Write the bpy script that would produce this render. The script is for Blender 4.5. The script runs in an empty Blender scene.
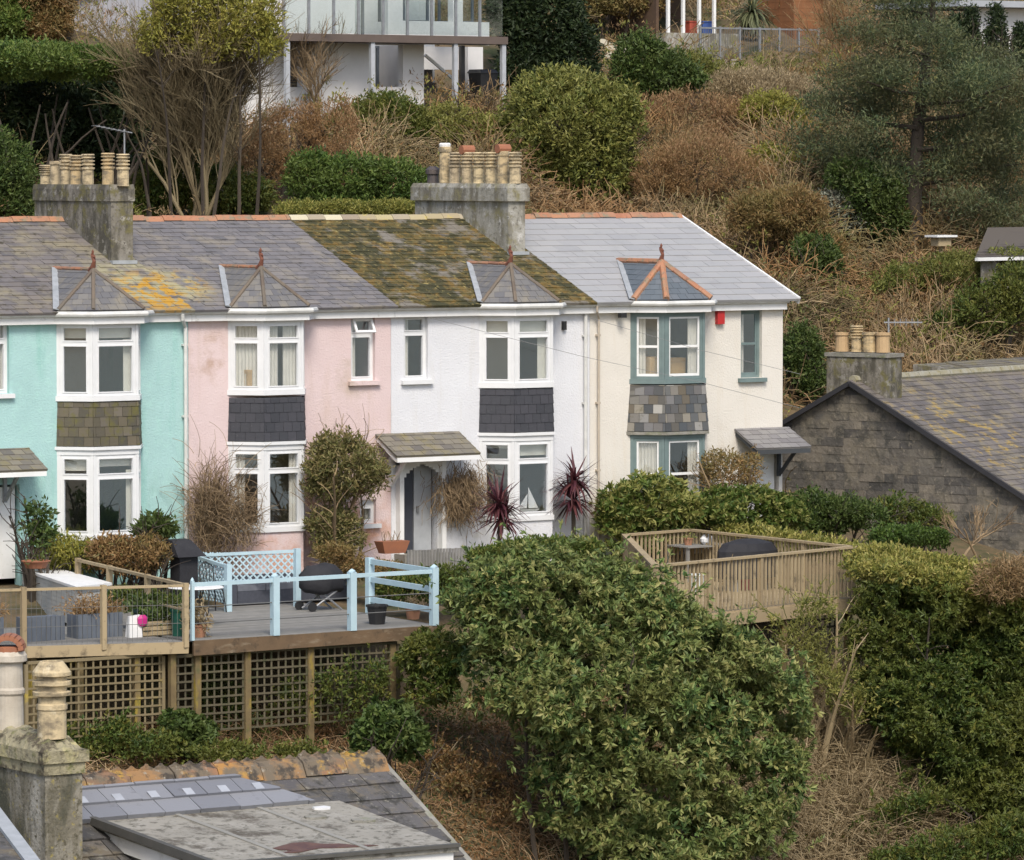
import bpy, math, random
import numpy as np
from mathutils import Vector, Matrix
random.seed(7)
RG = np.random.default_rng(11)
S = bpy.context.scene
COL = S.collection
# ---------------------------------------------------------------- camera model (surveyed from the photograph)
ANG = math.radians(34); FPX = 5000.0; TILT = math.atan(265 / FPX)
sA, cA, sP, cP = math.sin(ANG), math.cos(ANG), math.sin(TILT), math.cos(TILT)
FW = Vector((sA * cP, cA * cP, -sP)); RT = Vector((cA, -sA, 0)); UP = Vector((sA * sP, cA * sP, cP))
CAM = Vector((-49.529, -84.786, 8.138))
def ray(x, y): return FW + RT * ((x - 512) / FPX) + UP * ((430 - y) / FPX)
def W(x, y, t): return CAM + ray(x, y) * t
def onP(x, y, ax, v):
    r = ray(x, y); return CAM + r * ((v - CAM[ax]) / r[ax])
def onZ(x, y, z): return onP(x, y, 2, z)
def fz(x, y): return onP(x, y, 1, 0.0).z
def fx(x, y): return onP(x, y, 1, 0.0).x

# ---------------------------------------------------------------- object helpers
WL = {}
def put(o, parent=None, origin=(0, 0, 0)):
    COL.objects.link(o); origin = Vector(origin)
    if parent is not None:
        o.parent = parent; o.location = origin - WL[parent]
    else: o.location = origin
    WL[o] = origin; return o
def tag(o, label=None, cat=None, group=None, kind=None):
    if label: o['label'] = label
    if cat: o['category'] = cat
    if group: o['group'] = group
    if kind: o['kind'] = kind
    return o
def thing(name, label, cat, loc, group=None):
    o = bpy.data.objects.new(name, None); o.empty_display_size = .3
    put(o, None, loc); return tag(o, label, cat, group)

class MB:
    """collects faces (any size) in world coordinates, builds ONE mesh"""
    def __init__(s): s.v = []; s.f = []; s.t = []; s.arr = []
    def poly(s, pts, t=None):
        n = len(s.v); s.v += [tuple(p) for p in pts]; s.f.append(tuple(range(n, n + len(pts)))); s.t.append(random.random() if t is None else t)
    def solid(s, a, b, t=None):
        """a, b: matching rings -> closed prism"""
        t = random.random() if t is None else t
        n = len(s.v); k = len(a); s.v += [tuple(p) for p in a] + [tuple(p) for p in b]
        s.f.append(tuple(range(n + k - 1, n - 1, -1))); s.f.append(tuple(range(n + k, n + 2 * k))); s.t += [t, t]
        for i in range(k):
            j = (i + 1) % k; s.f.append((n + i, n + j, n + k + j, n + k + i)); s.t.append(t)
    def box(s, x0, x1, y0, y1, z0, z1, t=None):
        s.solid([(x0, y0, z0), (x1, y0, z0), (x1, y1, z0), (x0, y1, z0)], [(x0, y0, z1), (x1, y0, z1), (x1, y1, z1), (x0, y1, z1)], t)
    def fbox(s, o, ex, ey, ez, a0, a1, b0, b1, c0, c1, t=None):
        """box in the frame o, ex, ey, ez"""
        P = lambda a, b, c: o + ex * a + ey * b + ez * c
        s.solid([P(a0, b0, c0), P(a1, b0, c0), P(a1, b1, c0), P(a0, b1, c0)], [P(a0, b0, c1), P(a1, b0, c1), P(a1, b1, c1), P(a0, b1, c1)], t)
    def beam(s, p, q, w, h, up=(0, 0, 1), t=None):
        p, q = Vector(p), Vector(q); d = (q - p).normalized(); up = Vector(up)
        if abs(d.dot(up)) > .98: up = Vector((0, 1, 0))
        sd = d.cross(up).normalized(); u2 = sd.cross(d)
        c = [(-w / 2, -h / 2), (w / 2, -h / 2), (w / 2, h / 2), (-w / 2, h / 2)]
        s.solid([p + sd * a + u2 * b for a, b in c], [q + sd * a + u2 * b for a, b in c], t)
    def tube(s, pts, r, n=8, t=None, cap=True):
        pts = [Vector(p) for p in pts]; t = random.random() if t is None else t
        rr = r if isinstance(r, (list, tuple)) else [r] * len(pts); base = len(s.v); ref = None
        for i, p in enumerate(pts):
            d = (pts[min(i + 1, len(pts) - 1)] - pts[max(i - 1, 0)]).normalized()
            if ref is None: ref = Vector((0, 0, 1)) if abs(d.z) < .9 else Vector((1, 0, 0))
            a = d.cross(ref).normalized(); b = d.cross(a); ref = a.cross(d) if a.cross(d).length > 0 else ref
            for k in range(n):
                th = 2 * math.pi * k / n; s.v.append(tuple(p + (a * math.cos(th) + b * math.sin(th)) * rr[i]))
        for i in range(len(pts) - 1):
            for k in range(n):
                j = (k + 1) % n; s.f.append((base + i * n + k, base + i * n + j, base + (i + 1) * n + j, base + (i + 1) * n + k)); s.t.append(t)
        if cap:
            s.f.append(tuple(base + k for k in range(n))); e = base + (len(pts) - 1) * n
            s.f.append(tuple(e + k for k in reversed(range(n)))); s.t += [t, t]
    def lathe(s, o, prof, n=14, t=None, sx=1, sy=1):
        o = Vector(o); t = random.random() if t is None else t; base = len(s.v)
        for r, z in prof:
            for k in range(n):
                th = 2 * math.pi * k / n; s.v.append((o.x + r * sx * math.cos(th), o.y + r * sy * math.sin(th), o.z + z))
        for i in range(len(prof) - 1):
            for k in range(n):
                j = (k + 1) % n; s.f.append((base + i * n + k, base + i * n + j, base + (i + 1) * n + j, base + (i + 1) * n + k)); s.t.append(t)
        s.f.append(tuple(base + k for k in reversed(range(n)))); e = base + (len(prof) - 1) * n
        s.f.append(tuple(e + k for k in range(n))); s.t += [t, t]
    def quads(s, V, T):
        """V: (n,4,3) array, T: (n,)"""
        s.arr.append((V.astype(np.float32), T.astype(np.float32)))
    def tubes(s, C, R, T, k=3):
        """C: (n,m,3) centre lines, R: (n,m) radii -> k sided tubes"""
        n, m, _ = C.shape
        D = np.empty_like(C); D[:, 1:-1] = C[:, 2:] - C[:, :-2]; D[:, 0] = C[:, 1] - C[:, 0]; D[:, -1] = C[:, -1] - C[:, -2]
        D /= np.linalg.norm(D, axis=2, keepdims=True) + 1e-9
        ref = np.where(np.abs(D[:, :1, 2:3]) < .9, np.array([0, 0, 1.]), np.array([1., 0, 0])) * np.ones_like(D)
        a = np.cross(D, ref); a /= np.linalg.norm(a, axis=2, keepdims=True) + 1e-9; b = np.cross(D, a)
        th = np.arange(k) * 2 * math.pi / k
        P = C[:, :, None, :] + R[:, :, None, None] * (a[:, :, None, :] * np.cos(th)[None, None, :, None] + b[:, :, None, :] * np.sin(th)[None, None, :, None])
        for j in range(k):
            q = np.stack([P[:, :-1, j], P[:, :-1, (j + 1) % k], P[:, 1:, (j + 1) % k], P[:, 1:, j]], axis=2)
            s.quads(q.reshape(-1, 4, 3), np.repeat(T, m - 1))
    def build(s, name, mat, parent=None, origin=None, smooth=False):
        me = bpy.data.meshes.new(name)
        if parent is not None: org = WL[parent]
        elif origin is not None: org = Vector(origin)
        else:
            if s.v: A = np.array(s.v)
            else: A = s.arr[0][0].reshape(-1, 3)
            org = Vector(((A[:, 0].min() + A[:, 0].max()) / 2, (A[:, 1].min() + A[:, 1].max()) / 2, A[:, 2].min()))
        nv = len(s.v); va = np.array(s.v, dtype=np.float32).reshape(-1, 3); lv = [i for f in s.f for i in f]; ls = [len(f) for f in s.f]
        vs = [va]; L = [np.array(lv, dtype=np.int32)]; N = [np.array(ls, dtype=np.int32)]; T = [np.array(s.t, dtype=np.float32)]
        for V, t in s.arr:
            k = len(V); vs.append(V.reshape(-1, 3)); L.append(np.arange(nv, nv + 4 * k, dtype=np.int32)); N.append(np.full(k, 4, dtype=np.int32)); T.append(t); nv += 4 * k
        va = np.concatenate(vs) - np.array(org, dtype=np.float32); L = np.concatenate(L); N = np.concatenate(N); T = np.concatenate(T)
        me.vertices.add(len(va)); me.vertices.foreach_set('co', va.ravel())
        me.loops.add(len(L)); me.loops.foreach_set('vertex_index', L)
        me.polygons.add(len(N)); st = np.zeros(len(N), dtype=np.int32); st[1:] = np.cumsum(N)[:-1]
        me.polygons.foreach_set('loop_start', st); me.polygons.foreach_set('loop_total', N)
        me.polygons.foreach_set('use_smooth', np.full(len(N), smooth, dtype=bool))
        at = me.attributes.new('tint', 'FLOAT', 'FACE'); at.data.foreach_set('value', T)
        me.update(calc_edges=True); me.validate()
        me.materials.append(mat)
        o = bpy.data.objects.new(name, me)
        return put(o, parent, org)

def lerp(a, b, t): return a + (b - a) * t

# ---------------------------------------------------------------- materials
def sock(n, *names):
    for k in names:
        if k in n.inputs: return n.inputs[k]
def col4(c): return (c[0], c[1], c[2], 1)
def material(name, base, base2=None, scale=3.0, rough=.8, bump=0.0, bscale=25.0, metal=0.0, spec=.4, layers=(), ramp=None, stretch=(1, 1, 1), transl=0.0, noisemix=1.0, bricks=None):
    """procedural material. ramp: colours chosen per face by its own 'tint'. layers: (colour, scale, lo, hi[, centre, radius[, stretch]]) stains"""
    m = bpy.data.materials.new(name); m.use_nodes = True; nt = m.node_tree; nd = nt.nodes; lk = nt.links; nd.clear()
    out = nd.new('ShaderNodeOutputMaterial'); bs = nd.new('ShaderNodeBsdfPrincipled'); lk.new(bs.outputs[0], out.inputs[0])
    geo = nd.new('ShaderNodeNewGeometry')
    def pos(st):
        if st == (1, 1, 1): return geo.outputs['Position']
        v = nd.new('ShaderNodeVectorMath'); v.operation = 'MULTIPLY'; lk.new(geo.outputs['Position'], v.inputs[0]); v.inputs[1].default_value = st; return v.outputs[0]
    def noise(sc, det=5, st=(1, 1, 1), ro=.6):
        n = nd.new('ShaderNodeTexNoise'); n.inputs['Scale'].default_value = sc; n.inputs['Detail'].default_value = det; n.inputs['Roughness'].default_value = ro
        lk.new(pos(st), n.inputs['Vector']); return n.outputs['Fac']
    def rng(src, lo, hi, a=0., b=1.):
        r = nd.new('ShaderNodeMapRange'); r.inputs['From Min'].default_value = lo; r.inputs['From Max'].default_value = hi; r.inputs['To Min'].default_value = a; r.inputs['To Max'].default_value = b
        lk.new(src, r.inputs['Value']); return r.outputs[0]
    def mix(f, a, b):
        x = nd.new('ShaderNodeMix'); x.data_type = 'RGBA'
        if isinstance(f, float): x.inputs['Factor'].default_value = f
        else: lk.new(f, x.inputs['Factor'])
        for v, i in ((a, 6), (b, 7)):
            if isinstance(v, tuple): x.inputs[i].default_value = v
            else: lk.new(v, x.inputs[i])
        return x.outputs[2]
    if ramp:
        at = nd.new('ShaderNodeAttribute'); at.attribute_name = 'tint'
        cr = nd.new('ShaderNodeValToRGB'); cr.color_ramp.interpolation = 'LINEAR'; e = cr.color_ramp.elements
        while len(e) < len(ramp): e.new(.5)
        for i, c in enumerate(ramp): e[i].position = i / (len(ramp) - 1); e[i].color = col4(c)
        lk.new(at.outputs['Fac'], cr.inputs[0]); c = cr.outputs[0]
        if base2: c = mix(rng(noise(scale, 5, stretch), .4, .65, 0, .7), c, col4(base2))
    else:
        b2 = base2 or tuple(x * .82 for x in base)
        c = mix(rng(noise(scale, 6, stretch), .3, .7, 0, noisemix), col4(base), col4(b2))
    for ly in layers:
        cc, sc, lo, hi = ly[:4]; st = ly[6] if len(ly) > 6 else (1, 1, 1)
        f = rng(noise(sc, 6, st, .65), lo, hi)
        if len(ly) > 4 and ly[4] is not None:
            d = nd.new('ShaderNodeVectorMath'); d.operation = 'DISTANCE'; lk.new(geo.outputs['Position'], d.inputs[0]); d.inputs[1].default_value = ly[4]
            g = rng(d.outputs['Value'], ly[5] * .45, ly[5], 1, 0)
            # shape the patch edge with the same noise
            mm = nd.new('ShaderNodeMath'); mm.operation = 'MULTIPLY'; lk.new(f, mm.inputs[0]); lk.new(g, mm.inputs[1]); f = mm.outputs[0]
        c = mix(f, c, col4(cc))
    lk.new(c, bs.inputs['Base Color']); bs.inputs['Roughness'].default_value = rough; bs.inputs['Metallic'].default_value = metal
    sp_ = sock(bs, 'Specular IOR Level', 'Specular')
    if sp_: sp_.default_value = spec
    if bump:
        b = nd.new('ShaderNodeBump'); b.inputs['Strength'].default_value = 1; b.inputs['Distance'].default_value = bump; lk.new(noise(bscale, 6), b.inputs['Height']); lk.new(b.outputs[0], bs.inputs['Normal'])
    if transl:
        tr = nd.new('ShaderNodeBsdfTranslucent'); lk.new(c, tr.inputs[0]); mx = nd.new('ShaderNodeMixShader'); mx.inputs[0].default_value = transl
        lk.new(bs.outputs[0], mx.inputs[1]); lk.new(tr.outputs[0], mx.inputs[2]); lk.new(mx.outputs[0], out.inputs[0])
    return m
def glass_mat(name, refl=.12, tint=(.8, .85, .85)):
    m = bpy.data.materials.new(name); m.use_nodes = True; nt = m.node_tree; nd = nt.nodes; lk = nt.links; nd.clear()
    out = nd.new('ShaderNodeOutputMaterial'); tr = nd.new('ShaderNodeBsdfTransparent'); tr.inputs[0].default_value = col4(tint)
    gl = nd.new('ShaderNodeBsdfGlossy'); gl.inputs['Roughness'].default_value = .03; gl.inputs[0].default_value = (.9, .95, 1, 1)
    fr = nd.new('ShaderNodeLayerWeight'); fr.inputs[0].default_value = .5; pw = nd.new('ShaderNodeMath'); pw.operation = 'POWER'; pw.inputs[1].default_value = 4; lk.new(fr.outputs['Facing'], pw.inputs[0]); ad = nd.new('ShaderNodeMath'); ad.operation = 'MULTIPLY_ADD'; ad.inputs[1].default_value = .8; ad.inputs[2].default_value = refl; lk.new(pw.outputs[0], ad.inputs[0])
    mx = nd.new('ShaderNodeMixShader'); lk.new(ad.outputs[0], mx.inputs[0]); lk.new(tr.outputs[0], mx.inputs[1]); lk.new(gl.outputs[0], mx.inputs[2]); lk.new(mx.outputs[0], out.inputs[0]); return m

G = {}
G['glass'] = glass_mat('window_glass', .24, (.96, .97, .96))
G['clear'] = glass_mat('balustrade_glass', .14, (.86, .91, .92))
G['upvc'] = material('white_upvc', (.74, .745, .75), (.68, .69, .69), 4, .4)
G['whitepaint'] = material('white_paint', (.8, .8, .79), (.72, .72, .7), 3, .6, layers=[((.4, .38, .32), 5, .6, .85)])
G['gutter'] = material('gutter_plastic', (.72, .72, .69), (.5, .5, .47), 3, .5)
G['interior'] = material('room_plaster', (.4, .37, .33), (.3, .28, .25), 2, .9)
G['curtain'] = material('curtain_cloth', (.72, .7, .65), (.6, .58, .53), 3, .9)
G['blind'] = material('blind_cloth', (.7, .69, .62), (.6, .59, .53), 3, .9)
G['boxwood'] = material('warm_wood', (.5, .34, .16), (.4, .26, .12), 6, .7)
G['greenpaint'] = material('sage_green_paint', (.17, .23, .225), (.14, .19, .19), 6, .55)
G['ridge'] = material('terracotta_ridge', (.5, .22, .12), (.42, .2, .12), 6, .8, .004, 30, ramp=[(.33, .14, .08), (.4, .19, .1), (.36, .2, .12), (.28, .14, .09)], layers=[((.22, .19, .13), 5, .5, .66), ((.1, .09, .07), 9, .58, .7)])
G['ridgegrey'] = material('weathered_ridge', (.3, .25, .18), None, 6, .85, .004, 30, ramp=[(.36, .3, .2), (.42, .36, .2), (.28, .23, .17), (.55, .5, .36)], layers=[((.5, .4, .08), 5, .6, .75)])
G['hipdark'] = material('weathered_hip', (.2, .16, .12), None, 6, .85, .004, 30, ramp=[(.12, .095, .075), (.17, .135, .1), (.14, .12, .095)])
G['beige'] = material('beige_pipe', (.5, .43, .34), None, 6, .6)
G['lead'] = material('lead_flashing', (.4, .42, .44), (.28, .3, .31), 6, .5)
G['chim'] = material('chimney_render', (.27, .25, .215), (.17, .155, .125), 2.5, .95, .015, 16, layers=[((.085, .078, .06), 2.2, .42, .56, None, 0, (1.5, 1.5, .5)), ((.15, .135, .06), 3.5, .5, .62), ((.4, .38, .33), 6, .56, .66), ((.1, .09, .075), 12, .55, .65)])
G['chim2'] = material('chimney_render_pale', (.38, .365, .32), (.27, .26, .22), 2, .95, .015, 16, layers=[((.17, .155, .12), 2.0, .45, .6, None, 0, (1.5, 1.5, .5)), ((.22, .2, .11), 3, .5, .64), ((.5, .49, .46), 5, .56, .7), ((.14, .13, .11), 11, .56, .66)])
G['chimcap'] = material('chimney_cap', (.3, .29, .26), (.17, .16, .13), 4, .95, .015, 14, layers=[((.16, .18, .08), 3, .52, .7), ((.5, .49, .45), 4, .6, .75)])
G['pot'] = material('buff_clay_pot', (.62, .5, .27), None, 6, .8, .003, 30, ramp=[(.5, .37, .2), (.56, .45, .27), (.47, .38, .25)], layers=[((.22, .18, .12), 5, .45, .62, None, 0, (1, 1, 2)), ((.6, .52, .36), 8, .58, .7)])
G['potdark'] = material('dark_clay_pot', (.06, .055, .06), (.1, .08, .07), 6, .5)
G['potred'] = material('red_clay', (.36, .14, .07), (.28, .12, .07), 6, .7)
G['finial'] = material('finial_clay', (.2, .075, .045), (.15, .06, .04), 9, .8)
G['metal'] = material('galvanised_metal', (.35, .36, .37), (.25, .26, .27), 8, .5, metal=.5)
G['black'] = material('black_plastic', (.02, .02, .022), (.03, .03, .03), 8, .5)
G['red'] = material('red_alarm_box', (.5, .03, .03), (.42, .03, .03), 8, .4)
def slate(name, ramp, **k): return material(name, ramp[0], k.pop('base2', None), k.pop('scale', 1.2), k.pop('rough', .75), k.pop('bump', .003), k.pop('bscale', 30), ramp=ramp, **k)

# ---------------------------------------------------------------- slates
def clip(poly, ref):
    """clip 2D convex poly by 2D convex ref (ccw)"""
    out = poly
    for i in range(len(ref)):
        a, b = ref[i], ref[(i + 1) % len(ref)]; inp = out; out = []
        side = lambda p: (b[0] - a[0]) * (p[1] - a[1]) - (b[1] - a[1]) * (p[0] - a[0])
        for j in range(len(inp)):
            p, q = inp[j], inp[(j + 1) % len(inp)]; sp_, sq = side(p), side(q)
            if sp_ >= 0: out.append(p)
            if (sp_ >= 0) != (sq >= 0):
                t = sp_ / (sp_ - sq); out.append((p[0] + (q[0] - p[0]) * t, p[1] + (q[1] - p[1]) * t))
        if len(out) < 3: return []
    return out
def area(p): return abs(sum(p[i][0] * p[(i + 1) % len(p)][1] - p[(i + 1) % len(p)][0] * p[i][1] for i in range(len(p)))) / 2
def slates(mb, o, ex, ey, poly, sw, sh, th=.014, jit=.003, stag=.5, tintf=None, wj=0.0):
    """courses of slates: o origin, ex along, ey up the slope, poly (ccw, in ex/ey metres)"""
    o, ex, ey = Vector(o), Vector(ex).normalized(), Vector(ey).normalized(); nz = ex.cross(ey)
    us = [p[0] for p in poly]; vs = [p[1] for p in poly]
    v = min(vs); row = 0
    P = lambda u, w, h: o + ex * u + ey * w + nz * h
    while v < max(vs):
        u = min(us) - sw * (stag * (row % 2) + random.random() * .08 + .2)
        while u < max(us):
            w_ = sw * (1 + random.uniform(-wj, wj)); g = .004
            c = clip([(u + g, v - .006), (u + w_ - g, v - .006), (u + w_ - g, v + sh), (u + g, v + sh)], poly)
            if len(c) > 2 and area(c) > .0008:
                jj = random.uniform(-jit, jit); skew = random.uniform(-jit, jit) * .7
                t = random.random() if tintf is None else tintf(u, v)
                top = []; bot = []
                for (a, b) in c:
                    k = (b - v) / sh
                    top.append(P(a, b, th * (1.7 - k) + jj * (1 - k) + skew * (a - u) / w_)); bot.append(P(a, b, -.01))
                mb.solid(bot, top, t)
            u += w_
        v += sh; row += 1
def panel(mb, pts, th=.02, t=None):
    """thin solid under a polygon"""
    pts = [Vector(p) for p in pts]; n = (pts[1] - pts[0]).cross(pts[2] - pts[0]).normalized()
    mb.solid([p - n * th for p in pts], pts, t)
def slate_face(mb, pts, sw, sh, ex=None, **k):
    """slates over a planar convex 3D polygon, ccw seen from outside; courses parallel to ex"""
    pts = [Vector(p) for p in pts]; n = (pts[1] - pts[0]).cross(pts[2] - pts[0]).normalized()
    ex = Vector(ex) if ex is not None else pts[1] - pts[0]
    ex = (ex - n * ex.dot(n)).normalized(); ey = n.cross(ex).normalized()
    if ey.z < 0: ex, ey = -ex, -ey
    o = pts[0]; poly = [((p - o).dot(ex), (p - o).dot(ey)) for p in pts]
    a = sum(poly[i][0] * poly[(i + 1) % len(poly)][1] - poly[(i + 1) % len(poly)][0] * poly[i][1] for i in range(len(poly)))
    if a < 0: poly = poly[::-1]
    panel(mb, pts, .03, .5)
    slates(mb, o, ex, ey, poly, sw, sh, **k)

def wall_grid(mb, o, ex, nz, u0, u1, z0, z1, th, holes, t=.5):
    """wall standing in ex/Z, outer face at o, thickness th behind -nz; rectangular holes (ua,ub,za,zb)"""
    U = sorted({u0, u1, *[h[0] for h in holes], *[h[1] for h in holes]}); Z = sorted({z0, z1, *[h[2] for h in holes], *[h[3] for h in holes]})
    U = [u for u in U if u0 <= u <= u1]; Z = [z for z in Z if z0 <= z <= z1]
    def solid(i, j):
        if i < 0 or j < 0 or i >= len(U) - 1 or j >= len(Z) - 1: return False
        cu, cz = (U[i] + U[i + 1]) / 2, (Z[j] + Z[j + 1]) / 2
        return not any(h[0] < cu < h[1] and h[2] < cz < h[3] for h in holes)
    P = lambda u, z, d: o + ex * u + Vector((0, 0, 1)) * z - nz * d
    for i in range(len(U) - 1):
        for j in range(len(Z) - 1):
            if not solid(i, j): continue
            a, b, c, d = U[i], U[i + 1], Z[j], Z[j + 1]
            mb.poly([P(a, c, 0), P(b, c, 0), P(b, d, 0), P(a, d, 0)], t); mb.poly([P(a, c, th), P(a, d, th), P(b, d, th), P(b, c, th)], t)
            if not solid(i - 1, j): mb.poly([P(a, c, 0), P(a, d, 0), P(a, d, th), P(a, c, th)], t)
            if not solid(i + 1, j): mb.poly([P(b, c, 0), P(b, c, th), P(b, d, th), P(b, d, 0)], t)
            if not solid(i, j - 1): mb.poly([P(a, c, 0), P(a, c, th), P(b, c, th), P(b, c, 0)], t)
            if not solid(i, j + 1): mb.poly([P(a, d, 0), P(b, d, 0), P(b, d, th), P(a, d, th)], t)
Z3 = Vector((0, 0, 1))
EAVE = 5.30; RY = 4.0; RZ = 7.03; EY = -.25; SLOPE = (RZ - EAVE) / (RY - EY)
def roofz(y): return EAVE + SLOPE * (y - EY)
GR = .2   # ground level of the terrace
def frame_window(F, Gl, o, ex, nz, w, z0, z1, style='transom', S2=None, marg=.05, depth=.07, split=.27):
    """outer frame, transom, glass. F frame mesh, Gl glass mesh, S2 second (sash) mesh"""
    ey = -nz
    def bar(M_, a0, a1, c0, c1, d0=0, d1=None): M_.fbox(o, ex, ey, Z3, a0, a1, d0, depth if d1 is None else d1, c0, c1, .5)
    b = .058
    a0, a1, c0, c1 = marg, w - marg, z0, z1
    bar(F, a0, a0 + b, c0, c1); bar(F, a1 - b, a1, c0, c1); bar(F, a0 + b, a1 - b, c0, c0 + b); bar(F, a0 + b, a1 - b, c1 - b, c1)
    gx0, gx1, gz0, gz1 = a0 + b, a1 - b, c0 + b, c1 - b
    if style == 'transom':
        zt = c1 - (c1 - c0) * split; bar(F, gx0, gx1, zt - .035, zt + .035)
        # opening casement a little proud of the frame
        for (p, q) in ((gz0, zt - .035), (zt + .035, gz1)):
            k = .022; bar(F, gx0, gx0 + k, p, q, -.012, .04); bar(F, gx1 - k, gx1, p, q, -.012, .04); bar(F, gx0 + k, gx1 - k, p, p + k, -.012, .04); bar(F, gx0 + k, gx1 - k, q - k, q, -.012, .04)
    elif style == 'sash':
        k = .04; zm = (gz0 + gz1) / 2; Q = S2 or F
        bar(Q, gx0, gx0 + k, gz0, gz1, .02, .06); bar(Q, gx1 - k, gx1, gz0, gz1, .02, .06)
        bar(Q, gx0 + k, gx1 - k, gz0, gz0 + k * 1.3, .02, .06); bar(Q, gx0 + k, gx1 - k, gz1 - k, gz1, .02, .06); bar(Q, gx0 + k, gx1 - k, zm - .025, zm + .025, .015, .065)
    P = lambda a, c: o + ex * a + ey * (depth * .55) + Z3 * c
    Gl.poly([P(gx0, gz0), P(gx1, gz0), P(gx1, gz1), P(gx0, gz1)], .5)
def pleats(mb, o, ex, ey, a0, a1, z0, z1, amp=.025, n=None, th=.01, t=.5):
    n = n or max(4, int((a1 - a0) / .035)); top = []
    pts = [o + ex * lerp(a0, a1, i / n) + ey * (amp * (1 if i % 2 else -1) * (.6 + .4 * random.random())) for i in range(n + 1)]
    for i in range(n):
        a, b = pts[i], pts[i + 1]
        mb.solid([a + Z3 * z0, b + Z3 * z0, b + Z3 * z0 + ey * th, a + Z3 * z0 + ey * th], [a + Z3 * z1, b + Z3 * z1, b + Z3 * z1 + ey * th, a + Z3 * z1 + ey * th], t)
def ring_band(mb, pts, z0, z1, out, t=.5):
    """solid slab with the bay's plan (pts from left to right), grown outward by out"""
    q = outset(pts, out); q[0].y = .0; q[-1].y = .0
    mb.solid([Vector((p.x, p.y, z0)) for p in q], [Vector((p.x, p.y, z1)) for p in q], t)
def outset(pts, d):
    c = (pts[1].x + pts[2].x) / 2
    k = d * math.tan(math.radians(22.5))
    return [Vector((pts[0].x - d * 1.1, pts[0].y, 0)), Vector((pts[1].x - k, pts[1].y - d, 0)), Vector((pts[2].x + k, pts[2].y - d, 0)), Vector((pts[3].x + d * 1.1, pts[3].y, 0))]
def pot(mb, x, y, z, h=.6, r=.11, kind='louvre', t=None):
    if kind == 'louvre':
        pr = [(r, 0), (r * .95, .03), (r * .92, h * .5), (r * 1.1, h * .52)]
        for i in range(4):
            b = h * (.54 + .11 * i); pr += [(r * 1.12, b), (r * 1.12, b + h * .035), (r * .8, b + h * .05), (r * .8, b + h * .1)]
        pr += [(r * 1.12, h * .96), (r * 1.0, h), (r * .7, h), (r * .7, h * .93)]
    elif kind == 'plain': pr = [(r, 0), (r * .92, h * .85), (r * 1.08, h * .86), (r * 1.08, h), (r * .8, h), (r * .8, h * .9)]
    elif kind == 'cowl': pr = [(r, 0), (r * .95, h * .5), (r * 1.25, h * .55), (r * 1.25, h * .8), (r * .6, h)]
    mb.lathe((x, y, z), pr, 14, t)

def small_window(par, cx, w, z0, z1, frame_mat, style='transom', sill_mat=None, ajar=False, sash_mat=None):
    """window set in the front wall (opening already in the wall); returns window part"""
    F, Gl, SH = MB(), MB(), MB()
    o = Vector((cx - w / 2, .09, 0)); frame_window(F, Gl, o, Vector((1, 0, 0)), Vector((0, -1, 0)), w, z0, z1, style, SH if sash_mat else None, marg=0)
    if ajar:
        hz = z1 - .02; zt = z1 - (z1 - z0) * .27
        ex = Vector((1, 0, 0)); ey = Vector((0, -math.cos(.5), math.sin(.5))); ez = Vector((0, -math.sin(.5), -math.cos(.5)))
        oo = Vector((cx - w / 2 + .05, .05, hz)); k = .05; H = hz - zt
        F.fbox(oo, ex, ey, ez, 0, w - .1, 0, .03, 0, k, .5); F.fbox(oo, ex, ey, ez, 0, w - .1, 0, .03, H - k, H, .5); F.fbox(oo, ex, ey, ez, 0, k, 0, .03, k, H - k, .5); F.fbox(oo, ex, ey, ez, w - .1 - k, w - .1, 0, .03, k, H - k, .5)
    f = F.build('window', frame_mat, par)
    Gl.build('pane', G['glass'], f)
    if sash_mat: SH.build('sash', sash_mat, f)
    c = MB(); sd = random.choice((0, 1)); pleats(c, Vector((cx - w / 2, .2, 0)), Vector((1, 0, 0)), Vector((0, 1, 0)), w * (.6 if sd else .06), w * (.94 if sd else .42), z0 + .04, z1 - .04); c.build('curtain', G['curtain'], f)
    s = MB(); s.box(cx - w / 2 - .08, cx + w / 2 + .08, -.09, .06, z0 - .09, z0 - .005, .5); s.build('sill', sill_mat or frame_mat, f)
    return f

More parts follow.
